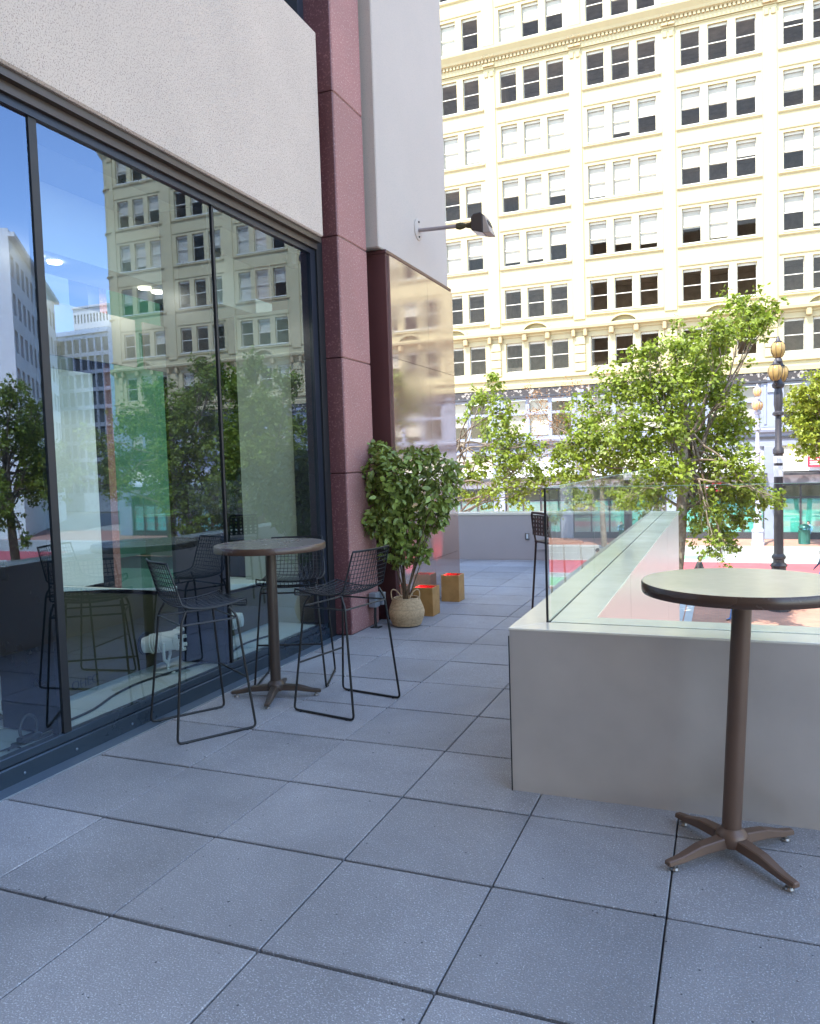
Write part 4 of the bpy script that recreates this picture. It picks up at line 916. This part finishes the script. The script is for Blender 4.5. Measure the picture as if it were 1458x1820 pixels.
tree('plane_tree', 'young low plane tree seen through the balustrade glass', (tb5[0], 30.5, ZW), gl2, .135, M_leafy, 420, 71, 30.5, tt5, .10, spread=.9, group='plane trees along the pavements')
tb4 = at(1470, 900, 1, 49.5); tt4 = at(1465, 740, 1, 49.5)
rightt = [(1440, 700, 24), (1430, 730, 30), (1450, 745, 32), (1440, 775, 28), (1455, 700, 24), (1425, 760, 18), (1465, 720, 40), (1475, 770, 36), (1490, 700, 36), (1450, 800, 14), (1435, 790, 14)]
tree('plane_tree', 'bright yellow green tree at the right edge on the far pavement', (tb4[0], 49.5, ZW), rightt, .20, M_leafy, 330, 55, 49.5, tt4, .2, group='plane trees along the pavements')
src = next(o for o in C.objects if o.name == 'plane_tree')
srl = bpy.data.objects['plane_tree.001']
for k, (x, y, rz, s, lab, so) in enumerate(((13.0, 25.5, 40, 1.0, 'plane tree mirrored in the window beside the granite pier', src), (19.3, 27.0, 160, 1.0, 'plane tree mirrored in the middle of the windows', src), (25.8, 24.6, 250, 1.0, 'plane tree mirrored at the left window edge', src), (33.5, 26, 80, 1.0, 'plane tree mirrored in front of the white building', src), (8.9, 25.6, 200, .85, 'plane tree just outside the picture mirrored in the polished granite', src), (16.5, 30.6, 300, .8, 'smaller plane tree mirrored behind its neighbours near the kerb', src))):
    c_ = copy_tree(so); c_.location = (x, y, ZW); c_.rotation_euler = (0, 0, R(rz)); c_.scale = (s, s, s); c_['label'] = lab

# ================================================================== STREET LAMPS
def street_lamp(label, x, y, m1, m2, s=1.0, rot=0.0):
    t = thing('street_lamp', label, 'street lamp', (x, y, ZW), rot, 'three globe street lamps'); t.scale = (s, s, s)
    ob('base', MB().lathe([(.40, 0), (.40, .18), (.36, .22), (.36, .85), (.40, .90), (.38, .98), (.27, 1.1), (.25, 1.6), (.30, 1.68), (.22, 1.78)], n=8), m1, t)
    ob('shaft', MB().lathe([(.19, 1.75), (.19, 1.9), (.24, 1.95), (.24, 2.02), (.165, 2.12), (.15, 5.75), (.19, 5.8), (.19, 5.95), (.12, 6.05), (.105, 7.15), (.20, 7.2), (.20, 7.28), (.12, 7.34), (.13, 7.42), (.155, 7.6), (.15, 7.95), (.12, 8.15), (.20, 8.2), (.22, 8.3), (.16, 8.38), (.1, 8.5), (.08, 9.0), (.15, 9.12), (.14, 9.2), (.08, 9.28)], n=16), m1, t, smooth=35)
    gp_ = [(.08, 0), (.15, .03), (.225, .18), (.255, .32), (.235, .45), (.18, .53), (.11, .55)]
    ob('crossarm', MB().tube([(-.34, 0, 8.38), (-.2, 0, 8.30), (0, 0, 8.30), (.2, 0, 8.30), (.34, 0, 8.38)], .05, 8), m1, t)
    for xo, zz in ((-.34, 8.42), (.34, 8.42), (0, 9.26)):
        go = ob('globe', MB().lathe([(r_, zz+q) for r_, q in gp_], xo, 0, n=20), m2, t, smooth=60)
        rb = MB()
        for k in range(8):
            a = k*math.pi/4; rb.tube([(xo+(r_+.006)*math.cos(a), (r_+.006)*math.sin(a), zz+q) for r_, q in gp_], .008, 4)
        ob('rib', rb, m1, go)
        ob('finial', MB().lathe([(.14, zz+.54), (.15, zz+.57), (.08, zz+.62), (.05, zz+.72), (.02, zz+.78)], xo, 0, n=12), m1, go, smooth=40)
    return t
lp = at(1385, 1085, 2, ZW)
SL = street_lamp('dark iron three globe street lamp beside the plane tree', lp[0], lp[1], M_lampm, M_globe, .985, R(70))
ob('sticker', MB().lathe([(.158, 4.95), (.158, 5.35)], n=16), M_whitem, SL); ob('sticker', MB().lathe([(.157, 5.45), (.157, 5.7)], n=16), M_fix, SL)
l2 = at(1349, 955, 1, 49.9)
street_lamp('pale grey three globe street lamp on the far kerb', l2[0], 50.9, M_lampm2, M_globe2, 1.0, R(75))

# ================================================================== STREET FURNITURE AND PEOPLE
def litter_bin(label, x, y, s=1.0):
    t = thing('litter_bin', label, 'litter bin', (x, y, ZW)); t.scale = (s,)*3
    ob('body', MB().lathe([(.34, 0), (.36, .03), (.345, .06), (.345, .82), (.375, .85), (.375, .90), (.34, .92)], n=24), M_bin, t, smooth=35)
    for k in range(16):
        a = k*math.pi/8; ob('rib', BX(.345, .358, -.02, .02, .08, .80), M_bin, t).rotation_euler = (0, 0, a)
    ob('hood', MB().lathe([(.345, 1.06), (.38, 1.08), (.36, 1.16), (.27, 1.27), (.12, 1.33), (.05, 1.34)], n=24), M_bin, t, smooth=40)
    for k in range(4):
        a = k*math.pi/2+.4; ob('hood_post', BX(.30, .34, -.04, .04, .92, 1.06), M_bin, t).rotation_euler = (0, 0, a)
tbn = at(1430, 967, 2, ZW); litter_bin('green ribbed litter bin on the far brick pavement', tbn[0], tbn[1], .95)
tbn = at(1108, 958, 2, ZW); litter_bin('green litter bin seen through the balustrade glass', tbn[0], tbn[1]-.2, 1.05)

SK = [(.42, .27, .20), (.62, .44, .34), (.30, .18, .12)]
def person(label, x, y, face, top_c, leg_c, hair_c, skin, pose='walk', h=1.72, shoe=(.04, .03, .03)):
    s = h/1.72; P = {}
    P['pel'] = (0, 0, .94); P['wai'] = (0, .005, 1.10); P['che'] = (0, .0, 1.30); P['neb'] = (0, -.01, 1.45); P['nec'] = (0, .01, 1.51); P['hd'] = (0, .025, 1.60); P['top'] = (0, .02, 1.68)
    st = .24 if pose == 'walk' else .03
    for sd_, q in ((-1, 1), (1, -1)):
        n = 'L' if sd_ < 0 else 'R'
        P['hip'+n] = (sd_*.09, 0, .90); P['kne'+n] = (sd_*.10, q*st*.55+.03, .50); P['ank'+n] = (sd_*.10, q*st-(.05 if q < 0 else 0), .09); P['toe'+n] = (sd_*.115, q*st+.15-(.05 if q < 0 else 0), .035)
        P['sho'+n] = (sd_*.18, -.005, 1.42); P['elb'+n] = (sd_*.235, -q*st*.45-.02, 1.14); P['wri'+n] = (sd_*.225, -q*st*.8+.08, .92); P['han'+n] = (sd_*.22, -q*st*.9+.11, .83)
    if pose == 'sit':
        for k in P: P[k] = (P[k][0], P[k][1], P[k][2]-.48)
        for sd_, n in ((-1, 'L'), (1, 'R')): P['hip'+n] = (sd_*.09, .02, .44); P['kne'+n] = (sd_*.11, .42, .47); P['ank'+n] = (sd_*.11, .44, .09); P['toe'+n] = (sd_*.12, .58, .035); P['wri'+n] = (sd_*.16, .25, .56); P['han'+n] = (sd_*.12, .34, .55)
    rad = dict(pel=(.145, .11), wai=(.13, .095), che=(.155, .105), neb=(.09, .075), nec=(.052, .052), hd=(.082, .098), top=(.055, .065))
    for n in 'LR': rad.update({'hip'+n: (.088, .092), 'kne'+n: (.062, .065), 'ank'+n: (.045, .048), 'toe'+n: (.040, .028), 'sho'+n: (.062, .062), 'elb'+n: (.046, .046), 'wri'+n: (.032, .030), 'han'+n: (.034, .020)})
    E_ = [('pel', 'wai'), ('wai', 'che'), ('che', 'neb'), ('neb', 'nec'), ('nec', 'hd'), ('hd', 'top')]
    for n in 'LR': E_ += [('pel', 'hip'+n), ('hip'+n, 'kne'+n), ('kne'+n, 'ank'+n), ('ank'+n, 'toe'+n), ('neb', 'sho'+n), ('sho'+n, 'elb'+n), ('elb'+n, 'wri'+n), ('wri'+n, 'han'+n)]
    ks = list(P); me = bpy.data.meshes.new('person_skeleton'); me.from_pydata([tuple(c*s for c in P[k]) for k in ks], [(ks.index(a), ks.index(b)) for a, b in E_], [])
    tmp = bpy.data.objects.new('tmp', me); C.objects.link(tmp); md = tmp.modifiers.new('skin', 'SKIN'); md.use_smooth_shade = True
    for i, k in enumerate(ks): sv = me.skin_vertices[0].data[i]; sv.radius = (rad[k][0]*s, rad[k][1]*s); sv.use_root = (k == 'pel')
    sb = tmp.modifiers.new('sub', 'SUBSURF'); sb.levels = 2; sb.render_levels = 2
    dg = bpy.context.evaluated_depsgraph_get(); dg.update(); bm_ = bpy.data.meshes.new_from_object(tmp.evaluated_get(dg)); bpy.data.objects.remove(tmp)
    bm_.materials.clear(); nm = label[:12]
    def pm(n, c): 
        k = n+str(c); return MAT[k] if k in MAT else mat(k, c, .75, var=.1)
    for n_, c in (('cloth', top_c), ('trouser', leg_c), ('skin', skin), ('shoe', shoe)): bm_.materials.append(pm(n_, c))
    off_ = -.48*s if pose == 'sit' else 0
    for p in bm_.polygons:
        c = p.center; zz = c.z-off_
        hand = abs(c.x) > .19*s and zz < .90*s+off_*0 and pose != 'sit'
        p.material_index = 3 if c.z < .075*s else 2 if (zz > 1.475*s or (hand and zz > .72*s)) else 1 if (zz < .93*s or (pose == 'sit' and c.y > .12 and c.z < .52)) else 0
        p.use_smooth = True
    t = thing('person', label, 'person', (x, y, ZW), math.atan2(face[1], face[0])-math.pi/2)
    link('body', bm_, t); hc = np.array(P['hd'])*s
    hr = MB(); n = 14; vs = []                # hair cap, open over the face
    for i in range(8):
        el = -.5+2.05*i/7
        for j in range(n):
            a = 2*math.pi*j/n; f_ = max(0, math.cos(a-math.pi/2)); e2_ = max(el, .35*f_+(-.5)*(1-f_)+.25*f_)
            vs.append((hc[0]+.094*s*math.cos(a)*math.cos(e2_), hc[1]-.006+.11*s*math.sin(a)*math.cos(e2_), hc[2]+.012+.108*s*math.sin(e2_)))
    hr.add(vs, [(i*n+j, i*n+(j+1) % n, (i+1)*n+(j+1) % n, (i+1)*n+j) for i in range(7) for j in range(n)]+[tuple(7*n+j for j in range(n))])
    ob('hair', hr, pm('hair', hair_c), t, smooth=70)
    fc_ = MB()
    for sx in (-1, 1): fc_.lathe([(.002, -.008), (.010, -.004), (.010, .004), (.002, .008)], hc[0]+sx*.03*s, hc[1]+.092*s, n=8); 
    for i in range(len(fc_.v)): fc_.v[i] = (fc_.v[i][0], fc_.v[i][1], fc_.v[i][2]+hc[2]+.004)
    ob('eye', fc_, M_black, t)
    ob('nose', MB().tube([(hc[0], hc[1]+.095*s, hc[2]+.005), (hc[0], hc[1]+.112*s, hc[2]-.025*s), (hc[0], hc[1]+.098*s, hc[2]-.03*s)], [.006, .012, .008], 6), pm('skin', skin), t, smooth=60)
    ob('mouth', MB().tube([(hc[0]-.022, hc[1]+.088*s, hc[2]-.056*s), (hc[0], hc[1]+.095*s, hc[2]-.058*s), (hc[0]+.022, hc[1]+.088*s, hc[2]-.056*s)], .005, 5), pm('lip', (.35, .12, .10)), t)
    for sx in (-1, 1): ob('ear', MB().tube([(hc[0]+sx*.088*s, hc[1]-.01, hc[2]-.03*s), (hc[0]+sx*.098*s, hc[1]-.012, hc[2]), (hc[0]+sx*.090*s, hc[1]-.008, hc[2]+.028*s)], [.009, .014, .009], 6), pm('skin', skin), t, smooth=60)
    return t
q = at(1313, 1104, 2, ZW); person('person in blue jeans walking past below the pale table', q[0], q[1], (-1, .1), (.12, .10, .10), (.06, .14, .33), (.03, .02, .02), SK[1])
q = at(1243, 1078, 2, ZW); person('person with dark hair just showing above the table edge', q[0], q[1]+1.5, (1, .3), (.06, .05, .05), (.05, .05, .06), (.025, .012, .008), SK[2], h=1.78)
q = at(1462, 1050, 2, ZW); person('person in dark padded jacket cut by the right picture edge', q[0], q[1], (-1, 0), (.05, .06, .10), (.06, .10, .22), (.02, .02, .02), SK[0], h=1.68)
q = at(1440, 962, 2, ZW); person('person in light blue jacket sitting behind the green litter bin', q[0], q[1]+.9, (-.4, -1), (.22, .45, .60), (.04, .04, .05), (.10, .03, .03), SK[1], pose='sit')
q = at(1082, 962, 2, ZW); person('person in dark clothes walking on the far pavement by the tree trunk', q[0], q[1], (1, 0), (.55, .56, .58), (.03, .03, .035), (.02, .02, .02), SK[0])
q = at(893, 962, 2, ZW); person('person dressed in white standing beyond the terrace back wall', q[0], q[1], (.4, -1), (.78, .78, .76), (.75, .75, .74), (.03, .02, .02), SK[1], pose='stand')
# kick scooter
q = at(992, 968, 2, ZW); sc = thing('kick_scooter', 'white electric kick scooter parked on the far pavement', 'scooter', (q[0], q[1], ZW), R(200))
ob('deck', BX(-.45, .30, -.09, .09, .10, .15), M_fix, sc, bevel=.02); ob('stem', MB().tube([(.34, 0, .15), (.42, 0, .2), (.28, 0, 1.12)], .03, 8), mat('scooter_green', (.25, .75, .45), .4), sc)
ob('handlebar', MB().tube([(.28, -.25, 1.12), (.28, .25, 1.12)], .018, 8), M_vent, sc)
for x in (-.52, .46): ob('wheel', MB().lathe([(.07, -.025), (.115, -.02), (.12, 0), (.115, .02), (.07, .025)], n=18).xf(Matrix.Translation((x, 0, .12)) @ Matrix.Rotation(R(90), 4, 'X')), M_fix, sc, smooth=40)
